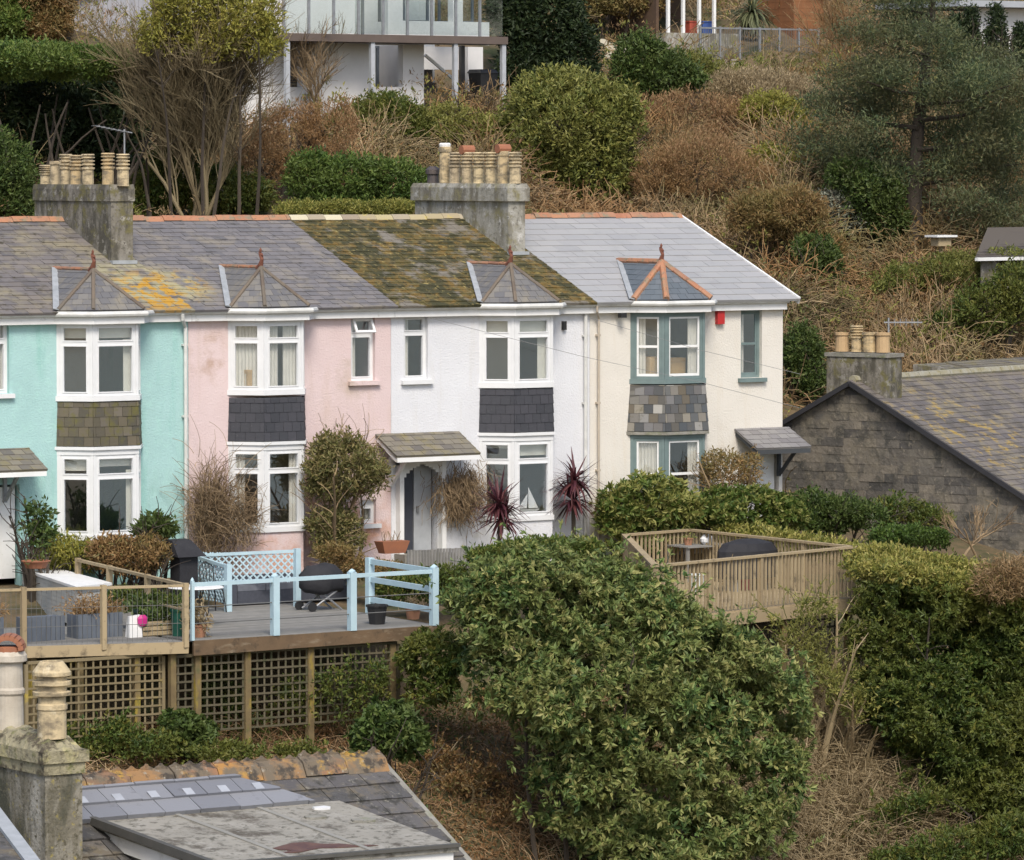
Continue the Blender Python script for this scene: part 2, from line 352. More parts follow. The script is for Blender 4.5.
def house(name, label, u0, u1, b0, b1, wallm, roofm, sw, sh, ridgem, rng_ridge, zz, hw, doorside, canopy, framem, sash=False, apronm=None, baytile=None, bayslate=None, extra=(), tintf=None, curtains='side', door=None, group=None, openw=False, wj=0.0):
    R = thing(name, label, 'terraced house', ((u0 + u1) / 2, 0, GR), group)
    e = .004
    zu1, zu0, za1, za0, zl1, zl0 = zz   # upper window top/bottom, apron top/bottom, lower window top/bottom
    # ---- walls with openings
    wm = MB(); holes = [(b0 + .08, b1 - .08, zu0 + .02, zu1), (b0 + .08, b1 - .08, zl0 + .02, zl1)]
    holes += [(c - w / 2, c + w / 2, a, b) for c, w, a, b in hw]
    if door: holes.append((door[0] - .45, door[0] + .45, GR - .3, door[1]))
    wall_grid(wm, Vector((0, 0, 0)), Vector((1, 0, 0)), Vector((0, -1, 0)), u0 + e, u1 - e, GR - .6, 5.24, .22, holes)
    for x in (u0 + e, u1 - .2):   # side walls with gable
        p = [(0.225, GR - .6), (8, GR - .6), (8, 5.2), (RY, RZ - .08), (.225, roofz(.2) - .08)]
        wm.solid([(x, a, b) for a, b in p], [(x + .195, a, b) for a, b in p], .5)
    wm.box(u0 + .21, u1 - .21, 7.8, 8.0, GR - .6, 5.2, .5)
    wm.build('wall', wallm, R)
    rm = MB()
    for z in (GR - .02, 2.75, 5.05): rm.box(u0 + .21, u1 - .21, .23, 7.79, z, z + .06, .5)
    xs = (b0 - .25) if doorside > 0 else (b1 + .25)
    xw = (b1 + .12) if doorside > 0 else (b0 - .12)
    rm.box(xw - .05, xw + .05, .23, 7.79, GR + .05, 5.04, .5); rm.box(u0 + .21, u1 - .21, 3.6, 3.7, GR + .05, 5.04, .5)
    rm.build('interior', G['interior'], R)
    # ---- roof
    ro = MB(); fr = [(u0, EY - .03, roofz(EY - .03)), (u1, EY - .03, roofz(EY - .03)), (u1, RY, RZ), (u0, RY, RZ)]
    if name == 'cream_house': fr[1] = (u1 + .25, fr[1][1], fr[1][2]); fr[2] = (u1 + .2, RY, RZ)
    slate_face(ro, fr, sw, sh, (1, 0, 0), tintf=tintf, wj=wj, jit=.003 if name == 'cream_house' else .007)
    bk = [(u1, 8.3, RZ - SLOPE * 4.3), (u0, 8.3, RZ - SLOPE * 4.3), (u0, RY, RZ), (u1, RY, RZ)]
    slate_face(ro, bk, sw, sh, (1, 0, 0), wj=wj)
    rp = ro.build('roof', roofm, R)
    rt = MB(); x = rng_ridge[0]; ra = -.06
    while x < rng_ridge[1] - .05:
        x2 = min(x + .42, rng_ridge[1]); dz = random.uniform(-.015, .015)
        pr = [(-.15, -.03), (-.1, .035), (-.04, .075), (.04, .075), (.1, .035), (.15, -.03), (0, .0)]
        a = [(x + .004, RY + p, RZ + q + dz) for p, q in pr]; b = [(x2 - .004, RY + p, RZ + q + dz) for p, q in pr]
        rt.solid(a, b); x = x2
    rt.build('ridge_tile', ridgem, rp)
    # ---- bay
    pr_ = .5
    B = [Vector((b0, 0, 0)), Vector((b0 + .5, -pr_, 0)), Vector((b1 - .33, -pr_, 0)), Vector((b1, 0, 0))]
    for lv, (zt, zb) in enumerate(((zu1, zu0), (zl1, zl0))):
        F, Gl, SH, PO = MB(), MB(), MB(), MB()
        for i in range(3):
            a, b = B[i], B[i + 1]; w = (b - a).length; ex = (b - a).normalized(); nz = Vector((ex.y, -ex.x, 0))
            if nz.y > 0: nz = -nz
            frame_window(F, Gl, a, ex, nz, w, zb, zt, 'sash' if sash else 'transom', SH if sash else None, marg=.05 if not sash else .06, split=.27)
            PO.fbox(a, ex, -nz, Z3, -.02 if i == 0 else .0, .049 if not sash else .059, -.012, .09, zb, zt + .02, .5); PO.fbox(a, ex, -nz, Z3, w - (.049 if not sash else .059), w + (.02 if i == 2 else 0), -.012, .09, zb, zt + .02, .5)
        # head above the window
        q = outset(B, .02); ht = EAVE - .2 if lv == 0 else za0 - .02
        for i in range(3):
            a, b = q[i], q[i + 1]; w = (b - a).length; ex = (b - a).normalized(); nz = Vector((ex.y, -ex.x, 0))
            PO.fbox(a, ex, -nz if nz.y < 0 else nz, Z3, 0, w, 0, .09, zt, max(ht, zt + .03), .5)
        bay = PO.build('bay_window', framem, R)
        F.build('frame', framem, bay); Gl.build('pane', G['glass'], bay)
        if sash: SH.build('sash', G['whitepaint'], bay)
        s = MB(); ring_band(s, B, zb - .1, zb - .002, .04); s.build('sill', framem, bay)
        # cloth behind the panes
        c = MB()
        def along(i, f0, f1, z0, z1, kind):
            a, b = B[i], B[i + 1]; w = (b - a).length; ex = (b - a).normalized(); nz = Vector((ex.y, -ex.x, 0)); nz = nz if nz.y < 0 else -nz
            if kind == 'p': pleats(c, a - nz * .12, ex, -nz, w * f0, w * f1, z0, z1)
            else: c.fbox(a - nz * .13, ex, -nz, Z3, w * f0, w * f1, 0, .012, z0, z1, .5)
        H = zt - zb
        for spec in (curtains[lv] if isinstance(curtains, (tuple, list)) else ()):
            i, f0, f1, g0, g1, kd = spec; along(i, f0, f1, zb + H * g0, zb + H * g1, kd)
        if c.v: c.build('curtain', G['curtain'] if not any(s_[5] == 'b' for s_ in curtains[lv]) else G['blind'], bay)
    # bay floor, apron, base
    ap = MB(); qt = outset(B, .0 if not sash else .02); qb = outset(B, .025 if not sash else .09)
    for p in (qt, qb): p[0].y = p[-1].y = -.002
    body = MB(); ring_band(body, B, za0 - .02, za1, -.06); body.build('bay_wall', framem, R)
    for i in range(3):
        pts = [Vector((qb[i].x, qb[i].y, za0)), Vector((qb[i + 1].x, qb[i + 1].y, za0)), Vector((qt[i + 1].x, qt[i + 1].y, za1)), Vector((qt[i].x, qt[i].y, za1))]
        slate_face(ap, pts, .2, .19, (pts[1] - pts[0]), th=.01)
    ap.build('slate_apron', apronm, R)
    sb = MB(); ring_band(sb, B, za0 - .075, za0 - .012, .06 if not sash else .11); sb.build('ledge', framem if not sash else G['chimcap'], R)
    bb = MB(); ring_band(bb, B, GR - .5, zl0 - .101, .0); bb.build('bay_base', wallm, R)
    # bay roof
    q = outset(B, .15); q[0] = Vector((b0 - .12, EY, 0)); q[3] = Vector((b1 - .05, EY, 0))
    E = [Vector((p.x, p.y, EAVE + .02)) for p in q]; uc = (b0 + b1) / 2; zr = 6.07
    E[0].z = E[3].z = EAVE + .012
    Ap = Vector((uc, .2, zr)); Rr = Vector((uc, EY + (zr - EAVE) / SLOPE, zr))
    br = MB()
    for tri in ((E[0], Ap, Rr), (E[0], E[1], Ap), (E[1], E[2], Ap), (E[2], E[3], Ap), (E[3], Rr, Ap)):
        up = Z3 * .028
        a, b, c_ = [p + up for p in tri]
        n = (b - a).cross(c_ - a)
        if n.z < 0: b, c_ = c_, b
        slate_face(br, [a, b, c_], .2, .17, (b - a) if abs((b - a).z) < .1 else Vector((0, 1, 0)), th=.008)
    brp = br.build('bay_roof', bayslate, R)
    for k, (p, qq) in enumerate(((Ap, E[0]), (Ap, E[1]), (Ap, E[2]), (Ap, E[3]), (Rr + Vector((0, .15, 0)), Ap))):
        h = MB(); w = .038 if baytile is not G['ridge'] else .065
        n = 4; up = Z3 * .05
        for i in range(n):
            s0, s1 = p.lerp(qq, i / n), p.lerp(qq, (i + .97) / n)
            h.tube([s0 + up, s1 + up * .8], [w, w * 1.1], 7)
        h.build('hip_tile', baytile if k < 4 else G['ridge'], brp)
    fn = MB(); c0 = Ap + Z3 * .04
    fn.tube([c0 + Vector((0, .12, -.03)), c0 + Vector((0, .02, .05)), c0 + Vector((0, -.03, .16)), c0 + Vector((.01, .03, .26)), c0 + Vector((.0, .07, .31))], [.06, .055, .035, .045, .02], 7)
    fn.tube([c0 + Vector((0, .03, .26)), c0 + Vector((0, -.07, .24))], [.035, .012], 5); fn.lathe(c0 + Vector((0, .02, .3)), [(.02, 0), (.03, .05), (.0, .1)], 6)
    fn.build('finial', G['finial'], brp)
    ld = MB(); ld.beam(Rr + Vector((-.03, .05, .05)), E[0] + Vector((-.04, 0, .06)), .12, .02, (0, -.4, 1)); ld.build('lead_valley', G['lead'], brp)
    # ---- fascia and gutter following the bay
    def path(d, du=0): 
        q_ = outset(B, d); return [Vector((u0 + e, -d, 0)), Vector((b0 - d * .9, -d, 0)), q_[1], q_[2], Vector((b1 + d * .9, -d, 0)), Vector((u1 - e, -d, 0))]
    fa = MB(); P1, P0 = path(.15), path(-.0)
    for i in range(5):
        a, b, c_, d = P1[i], P1[i + 1], P0[i + 1], P0[i]
        fa.solid([Vector((p.x, p.y, EAVE - .22)) for p in (a, b, c_, d)], [Vector((p.x, p.y, EAVE - .045)) for p in (a, b, c_, d)], .5)
    P2, P3 = path(.17), path(-.0)
    for i in range(5):
        fa.solid([Vector((p.x, p.y, EAVE - .044)) for p in (P2[i], P2[i + 1], P3[i + 1], P3[i])], [Vector((p.x, p.y, EAVE - .022)) for p in (P2[i], P2[i + 1], P3[i + 1], P3[i])], .5)
    fa.build('fascia', G['whitepaint'], R)
    gu = MB(); pth = [Vector((p.x, p.y, EAVE - .03 + .004 * math.sin(3 * i))) for i, p in enumerate(path(.2))]
    gu.tube(pth, .055, 8, .5); gu.build('gutter', G['gutter'], R)
    return R, rp

def downpipe(R, u, z0=GR, y=-.07, mat=None, elbow=True, r=.038):
    m = MB(); p = [Vector((u - .16, -.24, EAVE - .07)), Vector((u - .15, -.22, EAVE - .18)), Vector((u, y, EAVE - .34)), Vector((u, y, z0))] if elbow else [Vector((u, y, EAVE - .06)), Vector((u, y, z0))]
    m.tube(p, r, 8, .5)
    for z in (4.6, 3.2, 1.8): m.box(u - r - .02, u + r + .02, y - .005, .0, z, z + .04, .5)
    m.build('downpipe', mat or G['gutter'], R)
def chimney(R, x0, x1, y0, y1, ztop, mat, capm, cap=.07, caph=.3, lab=None):
    c = MB(); zb = roofz(y0) - .35
    c.box(x0, x1, y0, y1, zb, ztop - caph + .01, .5)
    o = c.build('chimney', mat, R)
    k = MB(); a = cap
    r1 = [(x0 - a, y0 - a), (x1 + a, y0 - a), (x1 + a, y1 + a), (x0 - a, y1 + a)]; r0 = [(x0 - a * .4, y0 - a * .4), (x1 + a * .4, y0 - a * .4), (x1 + a * .4, y1 + a * .4), (x0 - a * .4, y1 + a * .4)]
    k.solid([(p, q, ztop - caph) for p, q in r1], [(p, q, ztop - .06) for p, q in r1], .5); k.solid([(p, q, ztop - .0599) for p, q in r1], [(p, q, ztop + .03) for p, q in r0], .5)
    k.build('cap', capm, o)
    fl = MB(); fl.box(x0 - .03, x1 + .03, y0 - .12, y0 - .002, zb + .33, zb + .40, .5); fl.build('flashing', G['lead'], o)
    return o
def canopy(R, u0, u1, ztop, zb, out, slatem, bracket_sides, wood, fmat=None):
    c = MB(); pts = [Vector((u0 - .02, -out, zb)), Vector((u1 + .02, -out, zb)), Vector((u1 + .02, -.003, ztop)), Vector((u0 - .02, -.003, ztop))]
    slate_face(c, pts, .24, .2, (1, 0, 0), th=.012); o = c.build('porch_canopy', slatem, R)
    f = MB(); f.box(u0, u1, -out + .0, -out + .05, zb - .12, zb - .03, .5)
    for u in (u0, u1 - .05): f.beam((u + .025, -out + .06, zb - .08), (u + .025, -.02, ztop - .09), .05, .07)
    f.build('fascia', fmat or G['whitepaint'], o)
    for u in bracket_sides:
        b = MB(); b.beam((u, -.03, zb - .65), (u, -.03, zb - .05), .07, .07, (1, 0, 0)); b.beam((u, -.06, zb - .6), (u, -out * .75, zb - .1), .06, .06, (1, 0, 0))
        b.beam((u, -.07, zb - .08), (u, -out + .05, zb - .08), .06, .06)
        b.build('bracket', wood, o)
    return o

SM = {}
SM['t'] = slate('slate_grey_brown', [(.14, .13, .13), (.19, .17, .16), (.12, .112, .115), (.22, .19, .16)], layers=[((.25, .22, .15), 1.3, .48, .68), ((.09, .08, .06), 6, .55, .65), ((.36, .33, .2), 2.6, .38, .56, (-.2, .9, 5.75), 1.7), ((.46, .26, .035), 4, .47, .53, (-.35, .5, 5.6), 1.3)])
SM['p'] = slate('slate_grey_purple', [(.155, .148, .155), (.195, .182, .182), (.14, .135, .142), (.22, .2, .185)], layers=[((.44, .26, .035), 4, .48, .54, (.15, .9, 5.8), 1.0), ((.36, .33, .2), 2.6, .42, .58, (.1, .9, 5.7), 1.1), ((.26, .23, .18), 1.5, .52, .72), ((.1, .095, .09), 7, .56, .66)])
SM['w'] = slate('slate_mossy', [(.14, .13, .11), (.2, .18, .13), (.12, .11, .1), (.27, .23, .16)], layers=[((.11, .09, .03), 1.4, .36, .5), ((.17, .11, .03), 5, .46, .56), ((.05, .048, .02), 2.6, .46, .55), ((.3, .24, .09), 7, .58, .66), ((.05, .043, .02), 8, .56, .64), ((.2, .18, .15), 1.1, .56, .64)], bump=.035, bscale=11, rough=.95)
SM['c'] = slate('slate_pale_grey', [(.32, .32, .325), (.36, .355, .355), (.335, .335, .335), (.38, .375, .37)], layers=[((.28, .28, .28), 1.5, .55, .8)], rough=.6)
SM['bay'] = slate('bay_slate', [(.16, .155, .15), (.12, .12, .13), (.19, .18, .165)], layers=[((.25, .22, .16), 2, .5, .75)])
SM['bayc'] = slate('bay_slate_blue', [(.12, .14, .16), (.1, .12, .14), (.15, .165, .185)])
SM['ap_t'] = slate('apron_slate_mossy', [(.09, .08, .055), (.13, .11, .075), (.07, .065, .05), (.15, .13, .1)], layers=[((.12, .11, .03), 5, .5, .7)])
SM['ap_d'] = slate('apron_slate_dark', [(.045, .047, .055), (.055, .055, .065), (.04, .042, .05)], layers=[((.12, .12, .13), 25, .6, .8)])
SM['ap_c'] = slate('apron_slate_mixed', [(.06, .065, .07), (.1, .1, .1), (.07, .08, .09), (.13, .11, .08), (.08, .09, .1), (.24, .22, .18), (.1, .1, .11), (.36, .35, .32)], layers=[((.1, .09, .05), 6, .6, .8)])
SM['can'] = slate('canopy_slate', [(.15, .14, .12), (.2, .18, .14), (.12, .11, .1)], layers=[((.2, .17, .08), 3, .5, .7)])
SM['canc'] = slate('canopy_slate_grey', [(.2, .19, .19), (.24, .23, .22), (.17, .16, .16)])
WM = {}
WM['t'] = material('turquoise_render', (.385, .595, .58), (.345, .54, .525), 1.2, .9, .014, 26, layers=[((.26, .5, .45), 1.3, .52, .75, None, 0, (2, 2, .3)), ((.4, .64, .59), 5, .5, .8), ((.25, .42, .36), 2, .5, .7, (-1.5, 0, .3), 2.2)])
WM['p'] = material('pink_render', (.69, .56, .55), (.64, .505, .495), 1.2, .9, .014, 26, layers=[((.6, .47, .42), 1.3, .52, .75, None, 0, (2, 2, .4)), ((.5, .4, .33), 1.5, .5, .7, (1.8, 0, 3.4), .9), ((.5, .4, .33), 1.5, .5, .7, (3.9, 0, 3.9), .7), ((.55, .3, .2), 1.5, .45, .62, (3, 0, .4), 2.6), ((.5, .36, .3), 3, .48, .7, (.5, 0, 4.4), .7)])
WM['w'] = material('white_render', (.7, .71, .735), (.65, .655, .68), 1.2, .9, .014, 26, layers=[((.62, .61, .59), 1.4, .54, .78, None, 0, (2.5, 2.5, .3)), ((.5, .48, .42), 2, .5, .72, (7.5, 0, .3), 2.4)])
WM['c'] = material('cream_render', (.71, .675, .61), (.665, .63, .565), 1.2, .9, .014, 26, layers=[((.64, .58, .48), 1.4, .53, .78, None, 0, (2.5, 2.5, .3)), ((.5, .44, .35), 2, .5, .72, (12.5, 0, .6), 2.6)])
Gp = 'houses of the four-house terrace'
def levels(xl, ys): return [fz(xl, y) for y in ys]
zz_t = levels(57.5, (324, 396, 402, 446, 455, 535)); zz_p = levels(229, (322, 390, 398, 441, 450, 527)); zz_w = levels(480, (317, 383, 389, 432, 441, 516)); zz_c = levels(631, (314, 379, 385, 431, 438, 510))
def hwpx(xa, xb, ya, yb):
    a, b = fx(xa, ya), fx(xb, ya); return ((a + b) / 2, b - a, fz(xa, yb), fz(xa, ya))
CT = [(0, .05, .95, .8, 1, 'b'), (1, .05, .95, .8, 1, 'b'), (1, .75, .95, 0, .78, 'b')]
# turquoise
htq = hwpx(-14, 9, 322, 394); 
R1, roof1 = house('turquoise_house', 'turquoise terraced house at the left end with yellow lichen on its slate roof', -4.72, 0, fx(57.5, 400), fx(140, 400), WM['t'], SM['t'], .28, .215, G['ridge'], (-4.72, -.05), zz_t, [htq], -1, None, G['upvc'], apronm=SM['ap_t'], baytile=G['hipdark'], bayslate=SM['bay'], curtains=(CT, [(0, .05, .95, .8, 1, 'b'), (1, .05, .95, .85, 1, 'b'), (1, .8, .95, 0, .8, 'b')]), door=(fx(0, 540) - .02, fz(0, 485)), group=Gp, wj=.12)
small_window(R1, htq[0], htq[1], htq[2], htq[3], G['upvc'])
canopy(R1, fx(-60, 478) , fx(28, 470), fz(10, 449), fz(20, 468), .75, SM['can'], (fx(4, 480),), G['metal'])
dr = MB(); x_ = fx(0, 540) - .02; dr.box(x_ - .4, x_ + .4, .1, .15, GR, fz(0, 485) - .05, .5); dd = dr.build('door', G['whitepaint'], R1)
k = MB(); k.box(x_ + .28, x_ + .34, .06, .1, 1.2, 1.24); k.build('handle', G['metal'], dd)
downpipe(R1, -.1)
c1 = chimney(R1, -.62, -.12, 1.95, 5.1, 7.72, G['chim'], G['chim'], .03, .3)
xs_, P_ = -.37, []
for px_, h_, kd in ((123, .64, 'louvre'), (108, .66, 'louvre'), (88, .64, 'louvre'), (76, .62, 'louvre'), (66, .64, 'louvre'), (56, .5, 'plain'), (46, .42, 'louvre')):
    y_ = onP(px_, 184, 0, xs_).y
    m = MB(); pot(m, xs_, y_, 7.72, h_, .125, kd); m.build('chimney_pot', G['pot'], c1)
ae = MB(); q0 = Vector((-.08, 2.35, 6.4)); ae.tube([q0, q0 + Z3 * 2.45], .018, 6)
tip = q0 + Z3 * 2.4; ae.beam(tip + Vector((-.6, .1, .12)), tip + Vector((.15, -.05, -.02)), .02, .02)
for i in range(7): p = tip.lerp(tip + Vector((-.6, .1, .12)), i / 6); ae.beam(p + Vector((-.08, -.3, -.0)), p + Vector((.08, .3, 0)), .012, .012)
ae.build('aerial', G['metal'], c1)
# pink
hpk = hwpx(351, 375, 318, 381)
dpk = (fx(383, 530), 2.15)
R2, roof2 = house('pink_house', 'pink rendered terraced house with climbing plants, between the turquoise and the white house', 0, 4.72, fx(229, 392), fx(304, 392), WM['p'], SM['p'], .26, .205, G['ridge'], (.02, 4.72), zz_p, [hpk, hwpx(360, 376, 500, 524)], 1, None, G['upvc'], apronm=SM['ap_d'], baytile=G['hipdark'], bayslate=SM['bay'],
    curtains=([(0, .05, .8, .0, 1, 'p'), (1, .1, .45, 0, 1, 'p'), (1, .55, .95, 0, 1, 'p')], [(0, .05, .4, 0, 1, 'p'), (1, .7, .95, 0, 1, 'p')]), group=Gp, wj=.12)
small_window(R2, *hpk, G['upvc'], sill_mat=WM['p'], ajar=True); h2 = hwpx(360, 376, 500, 524); small_window(R2, *h2, G['upvc'])
# white
hwt = hwpx(404, 428, 316, 380)
dw = (fx(419, 500), fz(419, 461))
R3, roof3 = house('white_house', 'bright white terraced house with the mossy roof, slate porch canopy and grey front door', 4.72, 9.6, fx(480, 384), fx(552, 384), WM['w'], SM['w'], .26, .2, G['ridgegrey'], (4.74, 9.55), zz_w, [hwt], -1, None, G['upvc'], apronm=SM['ap_d'], baytile=G['hipdark'], bayslate=SM['bay'],
    curtains=([(0, .05, .95, .75, 1, 'b'), (1, .05, .95, .75, 1, 'b'), (1, .7, .95, 0, .7, 'b')], [(0, .05, .95, .9, 1, 'b'), (1, .05, .95, .8, 1, 'b')]), door=dw, group=Gp, wj=.15)
small_window(R3, *hwt, G['upvc'])
dd_ = MB(); dd_.box(dw[0] - .02, dw[0] + .40, .16, .2, GR + .12, dw[1] - .02, .5); do = dd_.build('door', material('grey_door_paint', (.42, .44, .46), None, 5, .5), R3)
k = MB(); k.box(dw[0] + .03, dw[0] + .08, .12, .16, 1.1, 1.24); k.build('handle', G['metal'], do)
k = MB(); k.box(dw[0] - .44, dw[0] - .06, .14, .2, GR + .12, dw[1] - .02, .5); k.build('dark_side_door', material('dark_grey_door_paint', (.05, .055, .07), None, 5, .5), R3)
k = MB(); 
for u in (dw[0] - .56, dw[0] + .46): k.box(u, u + .1, -.16, .02, GR, dw[1] + .05, .5)
k.box(dw[0] - .56, dw[0] + .56, -.15, .01, dw[1] - .06, dw[1] + .06, .5)
for s in (-1, 1):
    for i in range(5): a = i / 5; k.box(dw[0] + s * (.44 - .08 * i) - .045, dw[0] + s * (.44 - .08 * i) + .045, -.14, -.09, dw[1] - .06 - .22 * (1 - a) ** 2 - .03, dw[1] - .0601, .5)
k.build('porch_frame', G['whitepaint'], R3)
k = MB(); k.box(dw[0] - .6, dw[0] + .6, -.4, -.001, GR - .3, GR + .1, .5); k.build('doorstep', G['chimcap'], R3)
canopy(R3, fx(376, 460), fx(458, 462), fz(420, 433), fz(420, 453), .8, SM['can'], (fx(390, 465),), G['whitepaint'])
k = MB()
for i in range(0):
    u = fx(431, 500) + .09 + .27 * i; top = 1.55 - .12 * i; bot = .45
    pts = [(u - .125, -.5, bot + .1), (u - .09, -.5, bot + .02), (u, -.5, bot), (u + .09, -.5, bot + .02), (u + .125, -.5, bot + .1), (u + .125, -.5, top), (u - .125, -.5, top)]
    k.solid(pts, [(a, b + .03, c) for a, b, c in pts], .5)
SCAL = k   # built later as a thing of its own
downpipe(R3, 9.45, elbow=False)
c2 = chimney(R3, 9.02, 9.44, 2.15, 5.75, 7.72, G['chim2'], G['chim2'], .07, .34)
for px_, h_, kd, mt in ((515, .66, 'louvre', 'pot'), (503, .68, 'plain', 'pot'), (491, .66, 'louvre', 'pot'), (479, .66, 'louvre', 'pot'), (467, .66, 'louvre', 'pot'), (455, .66, 'louvre', 'pot'), (445, .78, 'plain', 'pot'), (433, .36, 'cowl', 'potdark')):
    y_ = onP(px_, 184, 0, 9.23).y
    m = MB(); pot(m, 9.23, y_, 7.75, h_, .13, kd); po = m.build('chimney_pot', G[mt], c2)
    if px_ in (503, 467): m = MB(); m.tube([(9.08, y_, 7.75 + h_ + .05), (9.38, y_, 7.75 + h_ + .05)], .1, 10); m.build('half_round_tile', G['potred'], po)
    if px_ == 445: m = MB(); m.lathe((9.23, y_, 7.75 + h_), [(.12, .0), (.13, .05), (.1, .08)], 12); m.build('white_cap', G['whitepaint'], po)
# cream
G['dkb'] = material('dark_bracket', (.06, .065, .07))
hcr = hwpx(741, 762, 310, 378)
R4, roof4 = house('cream_house', 'cream house at the right end with sage green frames and pale grey roof', 9.6, 14.6, fx(631, 380), fx(703, 380), WM['c'], SM['c'], .6, .3, G['ridge'], (9.62, 14.78), zz_c, [hcr, hwpx(742, 754, 455, 490)], 1, None, G['greenpaint'], sash=True, apronm=SM['ap_c'], baytile=G['ridge'], bayslate=SM['bayc'],
    curtains=([(0, .12, .4, 0, 1, 'p'), (1, .65, .9, 0, 1, 'p')], [(0, .1, .9, 0, 1, 'p'), (1, .65, .9, 0, 1, 'p')]), door=(fx(762, 480), fz(770, 452)), group=Gp)
small_window(R4, *hcr, G['greenpaint'], 'sash')
h4 = hwpx(742, 754, 455, 490); small_window(R4, *h4, G['whitepaint'], 'sash')
x_ = fx(762, 480); dr = MB(); dr.box(x_ - .4, x_ + .4, .1, .15, GR, fz(770, 452) - .05, .5); dd = dr.build('door', G['whitepaint'], R4)
k = MB(); k.box(x_ + .28, x_ + .34, .06, .1, 1.2, 1.24); k.build('handle', G['metal'], dd)
canopy(R4, fx(735, 450), fx(797, 450) - .25, fz(770, 428), fz(765, 446), .8, SM['canc'], (fx(778, 450),), G['dkb'], G['dkb'])
downpipe(R4, 9.78, elbow=True, mat=G['beige'], r=.026)
vg = MB(); vg.beam((14.84, EY, EAVE - .03), (14.8, RY, RZ - .04), .05, .14); vg.beam((14.8, RY, RZ - .04), (14.84, 8.2, EAVE - .03), .05, .14); vg.build('bargeboard', G['whitepaint'], R4)
al = MB(); al.box(fx(715, 316), fx(722, 316) , -.1, -.002, fz(718, 324), fz(718, 310), .5); al.build('alarm_box', G['red'], R4)
sl = MB(); p = Vector((fx(622, 312), -.02, fz(622, 313))); sl.beam(p, p + Vector((-.1, -.16, -.02)), .04, .04); sl.box(p.x - .2, p.x - .06, -.26, -.14, p.z - .09, p.z + .01); sl.build('security_light', G['black'], R4)
sl = MB(); p = Vector((fx(563, 320), -.002, fz(563, 325))); sl.box(p.x - .04, p.x + .04, -.08, -.002, p.z - .1, p.z + .08); sl.build('wall_vent', G['black'], R3)
# ---------------------------------------------------------------- terrain
PY = np.array([-500, -135, -112, -60, -25, -14, -10, -7.4, -5.6, -5.0, -2.5, -.4, 3, 4, 7, 9, 16, 45, 80, 200, 600.])
PA = np.array([-16, -15, -10.5, -9.5, -8.6, -7.4, -4.3, -2.35, -1.9, -.5, -.45, .05, .15, .6, 2.7, 3.9, 6.3, 13.8, 21, 42, 90.])
PB = PA.copy(); QY = np.array([-500, -135, -112, -60, -25, -14, -10, -7.4, -5.6, -5.0, -2.5, -.4, 3, 8.3, 9.6, 16, 45, 80, 200, 600.])
PB = np.array([-16, -15, -10.5, -9.5, -8.6, -7.4, -4.3, -2.35, -1.9, -.5, -.45, .05, .12, .12, 4.0, 6.3, 13.8, 21, 42, 90.])
def H(x, y):
    x = np.asarray(x, float); y = np.asarray(y, float)
    k = np.clip((x - 15.6) / 1.6, 0, 1); h = np.interp(y, QY, PB) * (1 - k) + np.interp(y, PY, PA) * k
    amp = np.clip((y - 8) / 6, 0, 1) * .45 + np.clip((-6 - y) / 3, 0, 1) * .15
    n = np.sin(x * .41 + 1.3) * np.cos(y * .37 - .6) + .5 * np.sin(x * .93 + y * .71) + .35 * np.sin(x * 1.9 - y * 1.3 + 2)
    return h + amp * n
def Hs(x, y): return float(H(x, y))
def ground(px, py, tmax=400, t0=100):
    """where the sight line of a pixel meets the terrain"""
    t = t0
    while t < tmax:
        p = W(px, py, t)
        if p.z < Hs(p.x, p.y): return p, t
        t += .25
    return W(px, py, 160), 160
gx = np.concatenate([np.arange(-400, -60, 20.), np.arange(-60, 90, .75), np.arange(90, 500, 20.)])
gy = np.concatenate([np.arange(-500, -60, 20.), np.arange(-60, -16, 2.), np.arange(-16, 60, .6), np.arange(60, 600, 15.)])
XX, YY = np.meshgrid(gx, gy, indexing='ij'); ZZ = H(XX, YY)
V = np.stack([XX, YY, ZZ], axis=2)
q = np.stack([V[:-1, :-1], V[1:, :-1], V[1:, 1:], V[:-1, 1:]], axis=2).reshape(-1, 4, 3)
G['earth'] = material('earth_and_litter', (.17, .12, .065), (.1, .075, .04), 1.5, .95, .03, 6, layers=[((.12, .085, .05), 4, .5, .7), ((.045, .055, .02), .8, .48, .65), ((.15, .11, .07), 14, .6, .75)])
g = MB(); me = bpy.data.meshes.new('ground')
nx, ny = XX.shape; idx = np.arange(nx * ny).reshape(nx, ny)
F4 = np.stack([idx[:-1, :-1], idx[1:, :-1], idx[1:, 1:], idx[:-1, 1:]], axis=2).reshape(-1, 4)
me.vertices.add(nx * ny); me.vertices.foreach_set('co', V.reshape(-1).astype(np.float32)); me.loops.add(F4.size); me.loops.foreach_set('vertex_index', F4.ravel().astype(np.int32)); me.polygons.add(len(F4)); me.polygons.foreach_set('loop_start', np.arange(0, F4.size, 4, dtype=np.int32)); me.polygons.foreach_set('loop_total', np.full(len(F4), 4, dtype=np.int32))
me.update(calc_edges=True); me.materials.append(G['earth']); o = bpy.data.objects.new('ground', me); put(o); tag(o, kind='structure')

wt = MB(); wt.poly([(-390, -495, -11.5), (490, -495, -11.5), (490, -114, -11.5), (-390, -114, -11.5)], .5)  # unseen glossy sheet, added so the window panes reflect bright sky
o = wt.build('unseen_reflector', material('reflector_gloss', (.05, .07, .07), (.04, .06, .06), .1, .12, .05, .8, spec=.6)); tag(o, kind='structure')
HILL = []
